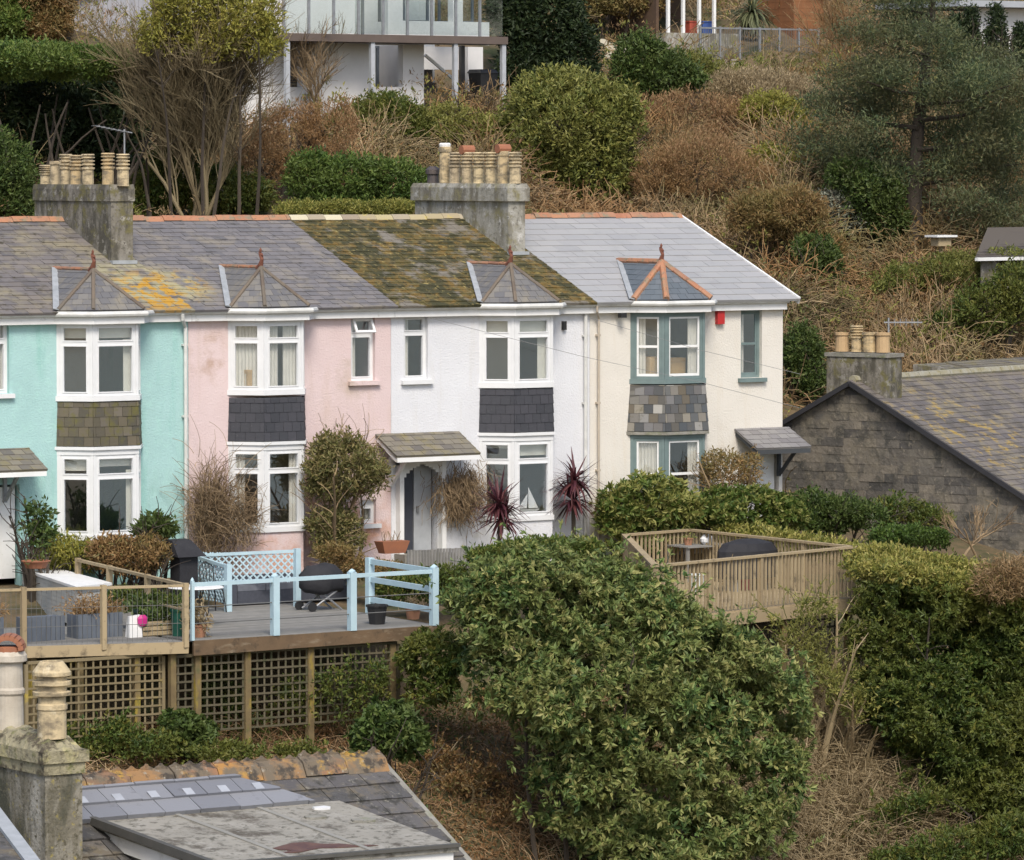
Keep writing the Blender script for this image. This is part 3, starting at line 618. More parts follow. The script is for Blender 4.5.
# ---------------------------------------------------------------- vegetation tools
def unit(a): return a / (np.linalg.norm(a, axis=-1, keepdims=True) + 1e-9)
def rdir(n): return unit(RG.normal(size=(n, 3)))
def leaves(mb, P, D, L, w, T, droop=.15):
    n = len(P); D = unit(D); s = unit(np.cross(D, rdir(n))); nn = np.cross(s, D)
    L = (L * RG.uniform(.65, 1.25, n))[:, None]; w = L * (w if np.isscalar(w) else w[:, None])
    q = np.stack([P, P + D * L * .5 + s * w * .5 + nn * L * .06, P + D * L - nn * L * droop, P + D * L * .5 - s * w * .5 + nn * L * .06], axis=1)
    mb.quads(q, T)
def shell(blobs, n, depth=.3, rough=.16, seed=0, bottom=-1.0, keep=.62):
    """points and outward normals spread through the outer layer of a lumpy union of ellipsoids"""
    B = np.array([list(c) + list(r) for c, r in blobs], float)
    ar = (B[:, 3] * B[:, 4] + B[:, 4] * B[:, 5] + B[:, 3] * B[:, 5]); pr = ar / ar.sum()
    k = RG.choice(len(B), n, p=pr); d = rdir(n)
    if bottom > -1: d[:, 2] = np.where(d[:, 2] < bottom, -d[:, 2], d[:, 2])
    ph = seed * 1.7 + k * 2.1
    lump = 1 + rough * (np.sin(d[:, 0] * 5 + ph) * np.cos(d[:, 1] * 6 - ph) + .7 * np.sin(d[:, 2] * 9 + d[:, 0] * 4 + ph * 2)) + rough * .4 * RG.normal(size=n)
    r = (1 - depth * RG.random(n) ** 1.6) * lump
    P = B[k, :3] + d * B[k, 3:] * r[:, None]
    N = unit(d / B[k, 3:])
    m = np.ones(n, bool)
    for i in range(len(B)):
        q = np.linalg.norm((P - B[i, :3]) / B[i, 3:], axis=1); m &= ~((q < keep) & (k != i))
    return P[m], N[m]
def foliage(mb, blobs, nclump, per, L, w=.4, spread=.16, depth=.35, rough=.16, up=.3, out=.6, tint=(.0, 1.), seed=0, bottom=-1., tv=.3, droop=.15, lumps=7, keep=.62, rosette=False, shoots=0, holes=0):
    if lumps:
        extra = []
        for c, r in blobs:
            for _ in range(lumps):
                d = rdir(1)[0]; d[2] = abs(d[2]) * .9 - .3; f = RG.uniform(.22, .42); extra.append((tuple(np.array(c) + d * np.array(r) * RG.uniform(.78, .98)), tuple(np.array(r) * f)))
        blobs = list(blobs) + extra
    P, N = shell(blobs, nclump, depth, rough, seed, bottom, keep); n = len(P)
    if holes:
        q_ = P * 2.6; nz_ = np.sin(q_[:, 0] * 1.1 + 1.7 * np.sin(q_[:, 2] * .9)) * np.sin(q_[:, 2] * 1.5 + 1.3 * np.sin(q_[:, 1] * .8 + 2)) + .5 * np.sin(q_[:, 0] * 2.9 + q_[:, 2] * 2.3); m_ = nz_ > np.quantile(nz_, holes); P, N = P[m_], N[m_]; n = len(P)
    ct = RG.uniform(tint[0], tint[1], n)
    P2 = np.repeat(P, per, axis=0) + RG.normal(size=(n * per, 3)) * spread * L * 3
    N2 = np.repeat(N, per, axis=0)
    if rosette:
        ax = unit(N + rdir(n) * .45 + [0, 0, up]); A2 = np.repeat(ax, per, axis=0); r_ = unit(np.cross(A2, rdir(n * per))); D = A2 * RG.uniform(.25, .9, n * per)[:, None] + r_; P2 = np.repeat(P, per, axis=0) + A2 * (RG.random(n * per)[:, None] * L * .6)
    else: D = N2 * out + rdir(n * per) * 1.0 + np.array([0, 0, up])
    T = np.clip(np.repeat(ct, per) + RG.normal(size=n * per) * tv * .5, 0, 1)
    leaves(mb, P2, D, L, w, T, droop)
    if shoots:
        Ps, Ns = shell(blobs, shoots, .12, rough, seed, -.2, keep); ns = len(Ps)
        C = grow(Ps, Ns + rdir(ns) * .5 + [0, 0, .7], RG.uniform(.2, .75, ns), 5, .5, .3, .1); mb.tubes(C, taper(ns, 5, .009, .004), np.full(ns, .0), 3)
        q, dd = pick(C, ns * 11, .15, 1.0); leaves(mb, q, dd * .6 + rdir(len(q)), L * .9, w, np.clip(RG.normal(size=len(q)) * .25 + .6, 0, 1), droop)
def grow(starts, dirs, length, K, bend=.25, grav=0.0, jit=.1):
    """(n,K+1,3) wandering centre lines"""
    n = len(starts); C = np.empty((n, K + 1, 3)); C[:, 0] = starts; d = unit(dirs); L = (length if np.ndim(length) else np.full(n, length)) / K
    b = RG.normal(size=(n, 3)) * bend
    for i in range(K):
        d = unit(d + b / K + RG.normal(size=(n, 3)) * jit + np.array([0, 0, -grav / K])); C[:, i + 1] = C[:, i] + d * L[:, None]
    return C
def taper(n, K, r0, r1): return np.linspace(1, 0, K + 1)[None, :] * (np.broadcast_to(r0, (n,))[:, None] - r1) + r1
def pick(C, m, lo=.25, hi=1.0):
    """m points along random centre lines with the local direction"""
    n, K, _ = C.shape; i = RG.integers(0, n, m); t = RG.uniform(lo, hi, m) * (K - 1); k = np.minimum(t.astype(int), K - 2); f = (t - k)[:, None]
    return C[i, k] * (1 - f) + C[i, k + 1] * f, unit(C[i, k + 1] - C[i, k])
def bare_tree(mb, base, h, spread, trunks=3, n1=26, n2=260, n3=1400, r0=.12, up=.9, fan=.5, tw=.012, t=(0, 1)):
    b = np.array(base, float); s = np.tile(b, (trunks, 1)) + RG.normal(size=(trunks, 3)) * [.1, .1, 0]
    d = unit(RG.normal(size=(trunks, 3)) * [fan, fan, .0] + [0, 0, 1.]); C0 = grow(s, d, h * .45, 6, .18, 0, .06)
    mb.tubes(C0, taper(trunks, 6, r0, r0 * .55), RG.uniform(*t, trunks), 6)
    p, dd = pick(C0, n1, .35, 1); d = unit(dd + rdir(n1) * spread * [1, 1, .5] + [0, 0, up * .4]); l = h * RG.uniform(.3, .55, n1)
    C1 = grow(p, d, l, 7, .4, -.25, .09); mb.tubes(C1, taper(n1, 7, r0 * .42, tw * 1.6), RG.uniform(*t, n1), 4)
    p, dd = pick(C1, n2, .2, 1); d = unit(dd + rdir(n2) * .65 + [0, 0, up * .3]); l = h * RG.uniform(.14, .3, n2)
    C2 = grow(p, d, l, 5, .4, -.2, .1); mb.tubes(C2, taper(n2, 5, tw * 1.7, tw), RG.uniform(*t, n2), 3)
    p, dd = pick(C2, n3, .2, 1); d = unit(dd + rdir(n3) * .6 + [0, 0, up * .25]); l = h * RG.uniform(.06, .15, n3)
    C3 = grow(p, d, l, 4, .4, -.1, .1); mb.tubes(C3, taper(n3, 4, tw, tw * .6), RG.uniform(*t, n3), 3)
    return C1, C2, C3
def F_(name, cols, base2=None, **k): return material(name, cols[0], base2, k.pop('scale', .6), k.pop('rough', .55), ramp=cols, transl=k.pop('transl', .25), spec=.35, **k)
FM = {}
FM['laurel'] = F_('laurel_leaf', [(.042, .085, .026), (.085, .155, .044), (.145, .225, .065), (.24, .29, .09), (.38, .37, .14)], (.2, .2, .06), scale=.9)
FM['hedge'] = F_('hedge_leaf', [(0.0339, 0.0598, 0.0123), (0.0621, 0.103, 0.0194), (0.102, 0.144, 0.0299), (0.192, 0.184, 0.0396)], (0.136, 0.138, 0.0264), scale=.7)
FM['clipped'] = F_('clipped_hedge_leaf', [(0.113, 0.132, 0.0264), (0.226, 0.23, 0.0484), (0.339, 0.31, 0.0792), (0.384, 0.333, 0.106)])
FM['green'] = F_('dark_green_leaf', [(0.0282, 0.0517, 0.0123), (0.0565, 0.0978, 0.0211), (0.102, 0.155, 0.0352), (0.147, 0.184, 0.0528)], (0.0678, 0.092, 0.022), scale=.8)
FM['bright'] = F_('bright_green_leaf', [(0.0396, 0.0713, 0.0141), (0.0735, 0.132, 0.0246), (0.136, 0.201, 0.0396), (0.203, 0.23, 0.0528)], (0.102, 0.138, 0.0264), scale=.8)
FM['olive'] = F_('olive_leaf', [(0.0904, 0.115, 0.0246), (0.158, 0.178, 0.0396), (0.26, 0.259, 0.0616), (0.384, 0.356, 0.106)], (0.203, 0.196, 0.0528), scale=.7)
FM['yellow'] = F_('yellow_green_leaf', [(0.158, 0.161, 0.0308), (0.271, 0.265, 0.0528), (0.384, 0.345, 0.0704), (0.226, 0.184, 0.0528)], (0.226, 0.23, 0.044), scale=.8)
FM['brown'] = F_('dry_brown_leaf', [(.15, .085, .035), (.26, .15, .06), (.35, .21, .09), (.17, .15, .055)], (.2, .18, .06), scale=.5)
FM['rust'] = F_('rust_twig', [(.18, .1, .05), (.29, .165, .08), (.38, .24, .125), (.24, .18, .075)], (.3, .18, .075), scale=.5)
FM['twig'] = F_('bare_twig', [(.14, .1, .06), (.22, .155, .09), (.32, .23, .13)], transl=0., rough=.9)
FM['twigy'] = F_('mossy_twig', [(.12, .09, .05), (.19, .15, .085), (.27, .22, .13)], transl=0., rough=.9)
FM['bark'] = F_('bark', [(.05, .04, .032), (.075, .06, .045)], transl=0., rough=.95)
FM['pine'] = F_('pine_needles', [(.032, .056, .028), (.06, .095, .045), (.11, .148, .06), (.2, .215, .09)], (.12, .1, .045), scale=.7)
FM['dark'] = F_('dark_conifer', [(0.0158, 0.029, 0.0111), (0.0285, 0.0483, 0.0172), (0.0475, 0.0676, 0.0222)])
FM['straw'] = F_('dry_grass', [(.24, .18, .1), (.36, .28, .16), (.48, .38, .23), (.18, .13, .07)])
FM['climb'] = F_('climber_leaf', [(.08, .09, .025), (.14, .14, .045), (.22, .2, .07), (.28, .22, .1), (.1, .11, .035)])
FM['straw2'] = F_('tan_scrub', [(.17, .115, .06), (.27, .185, .095), (.38, .27, .14), (.15, .12, .055)], (.24, .14, .06), scale=.5)
FM['cord'] = F_('purple_cordyline', [(.06, .015, .025), (.1, .03, .04), (.14, .05, .05), (.05, .02, .03)])
FM['silver'] = F_('silver_leaf', [(0.29, 0.304, 0.232), (0.406, 0.406, 0.304), (0.203, 0.217, 0.145)])
FM['palm'] = F_('palm_leaf', [(.12, .14, .07), (.2, .21, .11)])
FM['vari'] = F_('variegated_leaf', [(0.0565, 0.0978, 0.0176), (0.102, 0.149, 0.0264), (0.226, 0.23, 0.0616), (0.339, 0.333, 0.106)])
FM['flower'] = F_('ochre_flowerhead', [(.3, .18, .07), (.4, .26, .12), (.22, .12, .06)])

def S_(t): return FPX / t
def pix_blobs(lst, t, zscale=1.0, dz=.8):
    """lumps given as (px,py,half-width px,half-height px[,extra depth m]) at distance t -> world ellipsoids"""
    out = []
    for b in lst:
        k = t / FPX; c = W(b[0], b[1], t + (b[4] if len(b) > 4 else 0)); rx, rz = b[2] * k, b[3] * k
        out.append(((c.x, c.y, c.z), (rx, min(rx, rz * 1.6) if len(b) < 6 else b[5], rz)))
    return out
def at_px(a, b, px_):
    """the point of the line a-b that stands above pixel column px_"""
    lo, hi = -.5, 1.5
    for _ in range(40):
        m_ = (lo + hi) / 2; d = a.lerp(b, m_) - CAM
        if 512 + FPX * d.dot(RT) / d.dot(FW) < px_: lo = m_
        else: hi = m_
    return a.lerp(b, lo)
def shrub(name, label, cat, lst, t, mat, nclump, per=7, L=.13, w=.42, group=None, stem=True, stemmat='bark', stems=9, part='foliage', **k):
    """a bush: foliage part and woody stems part under one Empty"""
    if t >= 111 and not k.pop('fixed', False):
        low = max(lst, key=lambda b: b[1] + b[3]); t = ground(low[0], low[1] + low[3] * .75, 300, 108)[1] - .7
    k.pop('fixed', None)
    if t >= 111: HILL.extend((b[0], b[1], b[2], b[3], t) for b in lst)
    if t >= 111: L *= .7; nclump = int(nclump * 1.75)
    bl = pix_blobs(lst, t); xs = [b[0][0] for b in bl]; ys = [b[0][1] for b in bl]
    cx, cy = sum(xs) / len(xs), sum(ys) / len(ys); zb = min(b[0][2] - b[1][2] for b in bl); gz = min(Hs(cx, cy), zb + .4)
    R = thing(name, label, cat, (cx, cy, gz), group)
    m = MB(); foliage(m, bl, nclump, per, L, w, **k); m.build(part, FM[mat], R)
    if stem:
        m = MB(); n = stems; tg = np.array([bl[i % len(bl)][0] for i in range(n)]) + RG.normal(size=(n, 3)) * .2; st = tg * .65 + np.array([cx, cy, 0]) * .35; st[:, 1] += .15; st[:, 2] = np.minimum(H(st[:, 0], st[:, 1]) - .1, tg[:, 2] - .2)
        C = grow(st, tg - st, np.linalg.norm(tg - st, axis=1), 6, .3, 0, .06); m.tubes(C, taper(n, 6, .05, .015), RG.random(n), 5)
        p, dd = pick(C, n * 9, .3, 1); C2 = grow(p, dd + rdir(len(p)) * .8, .25 + .5 * RG.random(len(p)), 4, .4, 0, .1); m.tubes(C2, taper(len(p), 4, .014, .006), RG.random(len(p)), 3)
        m.build('stem', FM[stemmat], R)
    return R, bl
# ---------------------------------------------------------------- hillside scrub (uncountable)
def in_frame(P, mx=60, my=60):
    d = P - np.array(CAM); z = d @ np.array(FW); x = 512 + FPX * (d @ np.array(RT)) / z; y = 430 - FPX * (d @ np.array(UP)) / z
    return (x > -mx) & (x < 1024 + mx) & (y > -my) & (y < 860 + my), x, y
def scatter(n, x0, x1, y0, y1):
    X = RG.uniform(x0, x1, n); Y = RG.uniform(y0, y1, n); P = np.stack([X, Y, H(X, Y)], 1); m, px, py = in_frame(P, 170, 90); return P[m], px[m], py[m]
# patch noise
def patch(P, s=.16, o=0): return .5 + .25 * np.sin(P[:, 0] * s + o) * np.cos(P[:, 1] * s * 1.3 + o * 2) + .25 * np.sin(P[:, 0] * s * 2.7 - P[:, 1] * s * 2.1 + o)
# dry bank below the decks
P, px, py = scatter(70000, -14, 22, -13.5, -5.8); n = len(P)
C = grow(P - [0, 0, .05], rdir(n) * .9 + [0, -.35, .75], RG.uniform(.2, .75, n) * (.4 + .9 * np.clip(patch(P, .7, 3), 0, 1)), 4, .7, 1.6, .15)
m = MB(); m.tubes(C, taper(n, 4, .01, .005), np.clip(.4 + RG.normal(size=n) * .25 + .45 * (patch(P, .5, 1) > .62), 0, 1), 3)
o = m.build('dry_bank_stems', F_('bank_stems', [(.12, .075, .04), (.23, .14, .07), (.34, .22, .12), (.46, .34, .2)], transl=.0, rough=.95), origin=(3, -9, -5)); tag(o, 'dead brown stems and litter on the bank below the decks', 'undergrowth', kind='stuff')
m = MB(); P, px, py = scatter(120000, -14, 22, -13.5, -5.8); leaves(m, P + [0, 0, .03] + rdir(len(P)) * .1, rdir(len(P)) + [0, -.2, .5], .09, .5, np.clip(RG.normal(size=len(P)) * .25 + patch(P, .6, 4.), 0, 1))
o = m.build('bank_leaves', F_('bank_leaf', [(.22, .12, .05), (.3, .17, .075), (.18, .12, .05), (.12, .14, .04), (.07, .11, .03)]), origin=(3, -9, -5)); tag(o, 'fallen leaves and low weeds on the bank below the decks', 'ground cover', kind='stuff')
# long straw-coloured grass between the two big evergreens
m = MB()
for (a, b, nn) in ((815, 775, 7500), (860, 830, 6500), (845, 720, 4500), (790, 850, 5000), (900, 850, 4000)):
    c, tt = ground(a, b, 120, 70); X = c.x + RG.normal(size=nn) * 1.1; Y = c.y + RG.normal(size=nn) * .9; P = np.stack([X, Y, H(X, Y)], 1)
    C = grow(P, np.array([-.5, -.7, .55]) + RG.normal(size=(nn, 3)) * .45, RG.uniform(.4, 1.5, nn), 5, .9, 1.2, .12); m.tubes(C, taper(nn, 5, .013, .006), np.clip(RG.random(nn) * .6 + .4 * patch(P, 1.3), 0, 1), 3)
o = m.build('dry_grass', FM['straw'], origin=(8, -9, -5)); tag(o, 'long straw-coloured dry grass hanging down the bank', 'grass', kind='stuff')

# ---------------------------------------------------------------- hillside trees and shrubs
def hill(px, py): return ground(px, py, 300, 112)[1]
Gs = 'shrubs on the slope behind the terrace'
T1 = hill(560, 214)
shrub('round_shrub', 'big rounded olive green shrub behind the terrace, right of the brick-red topped chimney pots', 'shrub', [(572, 130, 60, 55), (540, 120, 36, 42, 1), (605, 115, 36, 36, 0), (560, 90, 42, 22, .5), (590, 165, 45, 45), (545, 165, 38, 40)], 128, 'olive', 3400, 8, .2, group=Gs, tint=(.0, .75), rough=.13)
shrub('evergreen_shrub', 'dark green shrub on the slope below the summer house', 'shrub', [(640, 62, 26, 30), (660, 75, 34, 24), (632, 85, 20, 18)], 142, 'green', 1300, 8, .2, group=Gs)
shrub('conifer_shrub', 'yellowish green shrub just right of the dark green one below the pergola', 'shrub', [(690, 78, 34, 24), (715, 88, 22, 18), (672, 92, 26, 14)], 141, 'olive', 1000, 8, .18, group=Gs, tint=(0, .6))
shrub('rust_shrub', 'rust brown leafless shrub mass on the middle of the slope', 'shrub', [(690, 112, 60, 20), (735, 128, 46, 26), (660, 130, 36, 22)], 138, 'rust', 2300, 7, .17, .2, group=Gs, up=.8)
shrub('gorse_bush', 'yellow-green bush above the right end of the cream roof, upper one', 'shrub', [(770, 112, 30, 18), (792, 128, 24, 18)], 139, 'yellow', 800, 8, .17, group=Gs)
shrub('gorse_bush', 'yellow-green bush left of the pine, the lower one with a brown base', 'shrub', [(800, 170, 30, 18), (825, 178, 18, 16), (770, 160, 20, 14)], 132, 'yellow', 750, 8, .17, group=Gs)
shrub('tan_shrub', 'pale tan leafless shrub directly behind the ridge of the cream house', 'shrub', [(700, 165, 46, 34), (660, 180, 30, 28), (740, 185, 34, 32)], 126, 'rust', 2400, 7, .17, .16, group=Gs, up=.9, tint=(.3, 1))
shrub('tan_shrub', 'tan twiggy shrub mass on the slope below the railed terrace', 'shrub', [(770, 92, 50, 20), (735, 86, 30, 16), (800, 100, 24, 20)], 148, 'straw', 2300, 7, .17, .16, group=Gs, up=.9, tint=(0, .55))
shrub('brown_shrub', 'dull brown shrub left of the pine trunk, above the right verge', 'shrub', [(790, 215, 34, 26), (755, 215, 28, 22), (820, 250, 22, 20)], 124, 'brown', 1700, 7, .16, .3, group=Gs, up=.6)
shrub('ivy_bush', 'small dark green ivy bush on the brown slope right of the cream roof', 'shrub', [(822, 262, 18, 22), (808, 250, 14, 14)], 121, 'green', 500, 8, .16, group=Gs)
shrub('ivy_bush', 'green ivy bush against the hill, just right of the cream house wall', 'shrub', [(802, 352, 19, 26), (812, 378, 16, 18)], 115.5, 'green', 600, 8, .15, group=Gs)
shrub('ivy_bush', 'broad dark ivy clump on the slope above the aerial of the stone building', 'shrub', [(985, 310, 34, 26), (950, 325, 24, 14), (1015, 290, 26, 26)], 121, 'hedge', 900, 8, .16, group=Gs)
shrub('silver_shrub', 'pale silvery shrub on the slope left of the pine trunk', 'shrub', [(838, 205, 22, 14), (855, 222, 18, 12)], 126, 'silver', 330, 7, .2, .25, group=Gs)
shrub('laurel_hedge', 'glossy dark green laurel hedge directly behind the ridge of the pink house', 'hedge', [(312, 178, 28, 26), (350, 180, 36, 24), (390, 182, 36, 24), (420, 190, 20, 18), (350, 215, 60, 22)], 116.5, 'bright', 2200, 8, .16, tint=(0, .7), rough=.1, fixed=True, stem=False)
shrub('low_hedge', 'low pale-topped hedge just above the terracotta ridge, below the laurel', 'hedge', [(300, 209, 28, 8), (345, 209, 34, 8), (392, 208, 34, 8)], 114.5, 'clipped', 1200, 7, .1, stem=False, fixed=True, tint=(0, .7), rough=.1)
shrub('mixed_shrub', 'dark green and brown shrub in front of the white modern house', 'shrub', [(385, 120, 34, 26), (415, 135, 30, 24), (355, 130, 26, 26)], 130, 'hedge', 1500, 8, .17, group=Gs)
shrub('twiggy_shrub', 'brown twiggy shrub between the big bare tree and the laurel hedge', 'shrub', [(290, 140, 40, 36), (330, 130, 30, 30), (262, 165, 30, 30)], 128, 'rust', 1500, 7, .17, .16, group=Gs, up=.8, tint=(0, .6))
shrub('pale_shrub', 'pale olive scrubby shrub just below the steel posts of the white modern house', 'shrub', [(470, 130, 36, 18), (450, 118, 22, 14), (500, 140, 24, 24)], 129, 'olive', 900, 7, .17, .3, group=Gs, tint=(.2, 1))
shrub('ivy_bush', 'dark ivy mass round the foot of the big bare tree', 'shrub', [(175, 175, 30, 34), (215, 190, 34, 24), (150, 195, 26, 22), (250, 195, 24, 18)], 124, 'hedge', 1700, 8, .16, group=Gs, stem=False)
shrub('dark_bush', 'dark green bush at the left edge beside the chimney with short pots', 'shrub', [(0, 175, 34, 40), (14, 205, 28, 22)], 121, 'green', 1100, 8, .16, group=Gs)
# tall clipped conifer hedge, top left
R, bl = shrub('tall_hedge', 'tall conifer hedge with a flat bright green top and bare underside coloured dark for shade', 'hedge', [(-30, 60, 46, 17, 0, 2.2), (20, 60, 46, 17, 0, 2.2), (70, 62, 46, 16, 0, 2.2), (104, 66, 22, 12, 0, 2.0)], 119.5, 'bright', 4200, 8, .15, stem=False, tint=(0, .9), rough=.1, fixed=True)
m = MB(); n = 26; pxs = RG.uniform(-20, 150, n); st = np.array([list(W(a, 190, 117 + random.random() * 3)) for a in pxs]); st[:, 2] = H(st[:, 0], st[:, 1]) - .1
C = grow(st, np.tile([0, 0, 1.], (n, 1)), 2.9, 8, .5, 0, .1); m.tubes(C, taper(n, 8, .045, .02), RG.random(n), 5); m.build('trunk', FM['bark'], R)
m = MB(); foliage(m, pix_blobs([(-10, 130, 55, 66, 3, 1.0), (60, 130, 55, 66, 3, 1.0), (110, 135, 40, 60, 3, 1.0)], 119.5), 3600, 8, .2); o = m.build('shade_foliage', FM['dark'], R)  # near-black leaf colour stands in for the shade under the hedge
shrub('golden_conifer', 'yellow-green conifer at the top left corner above the clipped hedge', 'tree', [(8, 20, 24, 24), (-10, 5, 26, 30), (22, 4, 16, 14)], 142, 'bright', 1300, 8, .18, tint=(.3, 1))
shrub('brown_tree', 'brown and green twiggy tree between the golden conifer and the grey shed', 'tree', [(48, 24, 20, 20), (60, 8, 14, 18), (38, -8, 24, 20)], 145, 'brown', 1200, 8, .18, .3)
R, bl = shrub('yellow_shrub_tree', 'yellow-green leafy tree standing behind the big bare tree', 'tree', [(190, 12, 40, 22), (240, 22, 30, 24), (155, 34, 22, 18), (268, 46, 16, 16), (215, 40, 36, 18), (205, -8, 40, 18), (262, 15, 18, 20)], 116.6, 'yellow', 1050, 8, .18, w=.35, rough=.3, depth=.6, tint=(.15, 1), fixed=True, stems=5)
# the big bare tree
base, tt = W(200, 205, 118), 118; base.z = Hs(base.x, base.y) - .1
R = thing('bare_tree', 'large leafless fan-shaped tree with yellowish branches behind the turquoise house', 'tree', base)
m = MB(); bare_tree(m, base, 5.9, .27, 7, 56, 800, 9500, .06, 1.5, .13, .0065); m.build('branches', FM['twigy'], R)
for (px_, t_, h_, lab) in ((325, 131, 3.2, 'slender leafless shrub in front of the white modern house wall'), (850, 146, 4.0, 'pale leafless tree left of the pine at the top of the slope')):
    b = W(px_, 120 if px_ < 500 else 105, t_); b.z = Hs(b.x, b.y) - .1 if px_ < 500 else b.z
    R = thing('leafless_tree', lab, 'tree', b); m = MB(); bare_tree(m, b, h_, .5, 4, 14, 130, 800, .028, 1.0, .26, .0065); m.build('branches', FM['twig'] if px_ < 500 else FM['rust'], R)
b = W(964, 556, 104); R = thing('young_bare_tree', 'small leafless thin-twigged tree in front of the stone gable wall', 'tree', b); m = MB(); bare_tree(m, b, 1.9, .9, 2, 9, 50, 110, .03, .6, .6, .006); m.build('branches', FM['twig'], R)
# dark evergreens behind the white house
shrub('dark_evergreen', 'tall almost black evergreen right of the white modern house', 'tree', [(545, 20, 38, 50), (530, 70, 30, 40), (570, 60, 28, 40), (520, 10, 28, 40)], 152, 'dark', 2600, 8, .24)
shrub('hill_shrub', 'dark shrubby tree left of the cream-roofed outbuilding at the top', 'tree', [(605, -2, 30, 16), (640, 0, 30, 16), (585, 8, 18, 18)], 158, 'brown', 800, 8, .2)
# pine
base = W(915, 258, 127); base.z = Hs(base.x, base.y) - .1
R = thing('pine_tree', 'spreading blue-green pine with layered boughs at the right of the slope', 'tree', base)
m = MB(); tr = [base, W(914, 200, 127), W(918, 130, 127.2), W(925, 70, 127.4), W(932, 10, 127.2), W(934, -30, 127)]; m.tube(tr, [.24, .2, .16, .13, .09, .05], 12, .4); trunk = m
ends = []
for (a, b_, dx, r) in [(915, 190, -80, .07), (916, 185, 60, .06), (916, 165, -95, .08), (917, 150, 90, .08), (918, 128, -75, .07), (920, 120, 85, .07), (922, 95, -55, .06), (924, 85, 50, .06), (928, 55, -45, .05), (932, 15, -40, .05), (916, 175, 105, .07), (919, 105, 90, .06)]:
    dp = random.uniform(-3.0, 3.0); p0 = W(a, b_, 127); p1 = W(a + dx * .5, b_ - 4, 127 + dp * .5); p2 = W(a + dx, b_ - 8 - random.random() * 12, 127 + dp); m.tube([p0, p1, p2], [r, r * .7, r * .3], 5, .5); ends.append((p0, p1, p2))
trunk.build('trunk', FM['bark'], R)
m = MB(); bl = []
for p0, p1, p2 in ends:
    for f, s in ((.45, .8), (.7, 1.0), (.95, .85)):
        c = p0.lerp(p2, f); bl.append(((c.x + random.uniform(-.4, .4), c.y + random.uniform(-1.2, 1.2), c.z + .25), (1.0 * s, 1.1 * s, .42 * s)))
for (a, b_, rx, rz) in [(925, -10, 40, 16), (900, 20, 35, 13), (940, 30, 18, 12), (965, 80, 28, 12), (1000, 115, 32, 14), (845, 150, 34, 12), (870, 110, 40, 13), (1000, 170, 40, 18), (900, 70, 34, 14), (960, 95, 42, 16), (880, 175, 42, 16), (985, 215, 40, 18), (830, 120, 18, 12), (1015, 225, 30, 16), (850, 195, 30, 14), (1010, 75, 26, 12), (880, 90, 30, 12), (945, 130, 34, 13), (970, 155, 34, 13), (1020, 150, 24, 14), (1005, 195, 30, 12), (865, 130, 26, 10), (880, 60, 20, 9), (955, 50, 18, 8), (960, 200, 30, 10), (990, 140, 24, 10)]:
    c = W(a, b_, 127 + random.uniform(-2, 2)); k = 127 / FPX; bl.append(((c.x, c.y, c.z), (rx * k, rx * k, rz * k)))
foliage(m, bl, 13000, 9, .14, .17, spread=.35, depth=.8, rough=.4, up=.45, out=.5, lumps=3)
m.build('crown', FM['pine'], R)
shrub('dark_conifer', 'dark conifer undergrowth below the left boughs of the pine', 'tree', [(870, 195, 26, 26), (888, 215, 20, 24), (850, 175, 22, 16)], 131, 'green', 900, 8, .18)
TV = ground(1000, 66, 300, 115)[1]
for i, (a, tp_, hw_, lab) in enumerate(((971, 10, 8, 'slim dark cypress directly left of its pair, by the white building'), (996, 8, 11, 'tallest slim dark cypress in front of the white building top right'), (1022, 35, 9, 'shorter slim cypress at the right edge of the photo'), (956, 18, 6, 'thin cypress nearest the pine crown'))):
    shrub('cypress_tree', lab, 'tree', [(a, 52, hw_, 16), (a, 40, hw_ * .95, 18), (a, (tp_ + 45) / 2, hw_ * .75, (45 - tp_) / 2 + 6), (a, tp_ + 8, hw_ * .4, 9)], TV - 6, 'dark', 420, 7, .16, fixed=True, group='slim cypresses by the white building', rough=.08)
shrub('scrub_bush', 'brownish scrub bush right of the pine below the cypresses', 'shrub', [(990, 78, 40, 20), (1020, 90, 26, 20)], 150, 'brown', 900, 7, .18, .3, group=Gs)
shrub('mossy_bush', 'dull green bush on the slope below the slate hut roof', 'shrub', [(960, 268, 44, 16), (1005, 262, 34, 12), (905, 280, 36, 16)], 122, 'olive', 800, 7, .16, .3, group=Gs, tint=(0, .5))

# ---------------------------------------------------------------- garden and bank evergreens
R, bl = shrub('laurel_shrub', 'huge glossy evergreen shrub filling the bank in front of the white and cream houses', 'shrub',
    [(545, 605, 72, 44), (488, 600, 36, 36), (600, 628, 60, 42), (590, 690, 92, 70), (670, 690, 70, 50), (525, 660, 52, 52), (660, 770, 84, 70), (715, 750, 50, 70), (595, 750, 52, 52), (690, 840, 80, 40), (630, 830, 52, 44), (745, 705, 40, 34), (740, 820, 40, 40), (783, 712, 32, 38), (775, 770, 28, 44), (570, 800, 36, 44), (640, 612, 48, 32), (698, 643, 46, 32), (745, 668, 40, 26), (520, 588, 60, 34), (605, 590, 44, 28)], 90.3, 'laurel', 28000, 9, .14, .42, stems=4, rough=.3, depth=.55, up=.3, lumps=12, tv=.5, rosette=True, shoots=900, holes=.3)
hb = []
for r_, (yy, xl) in enumerate(((598, 892), (640, 884), (680, 892), (720, 906), (755, 930), (785, 960))):
    x_ = xl
    while x_ < 1050: hb.append((x_ + random.uniform(-6, 6), yy + (x_ - 870) * .1 + random.uniform(-6, 6), 27, 27, random.uniform(-.5, .5) + r_ * -.15, .8)); x_ += 34
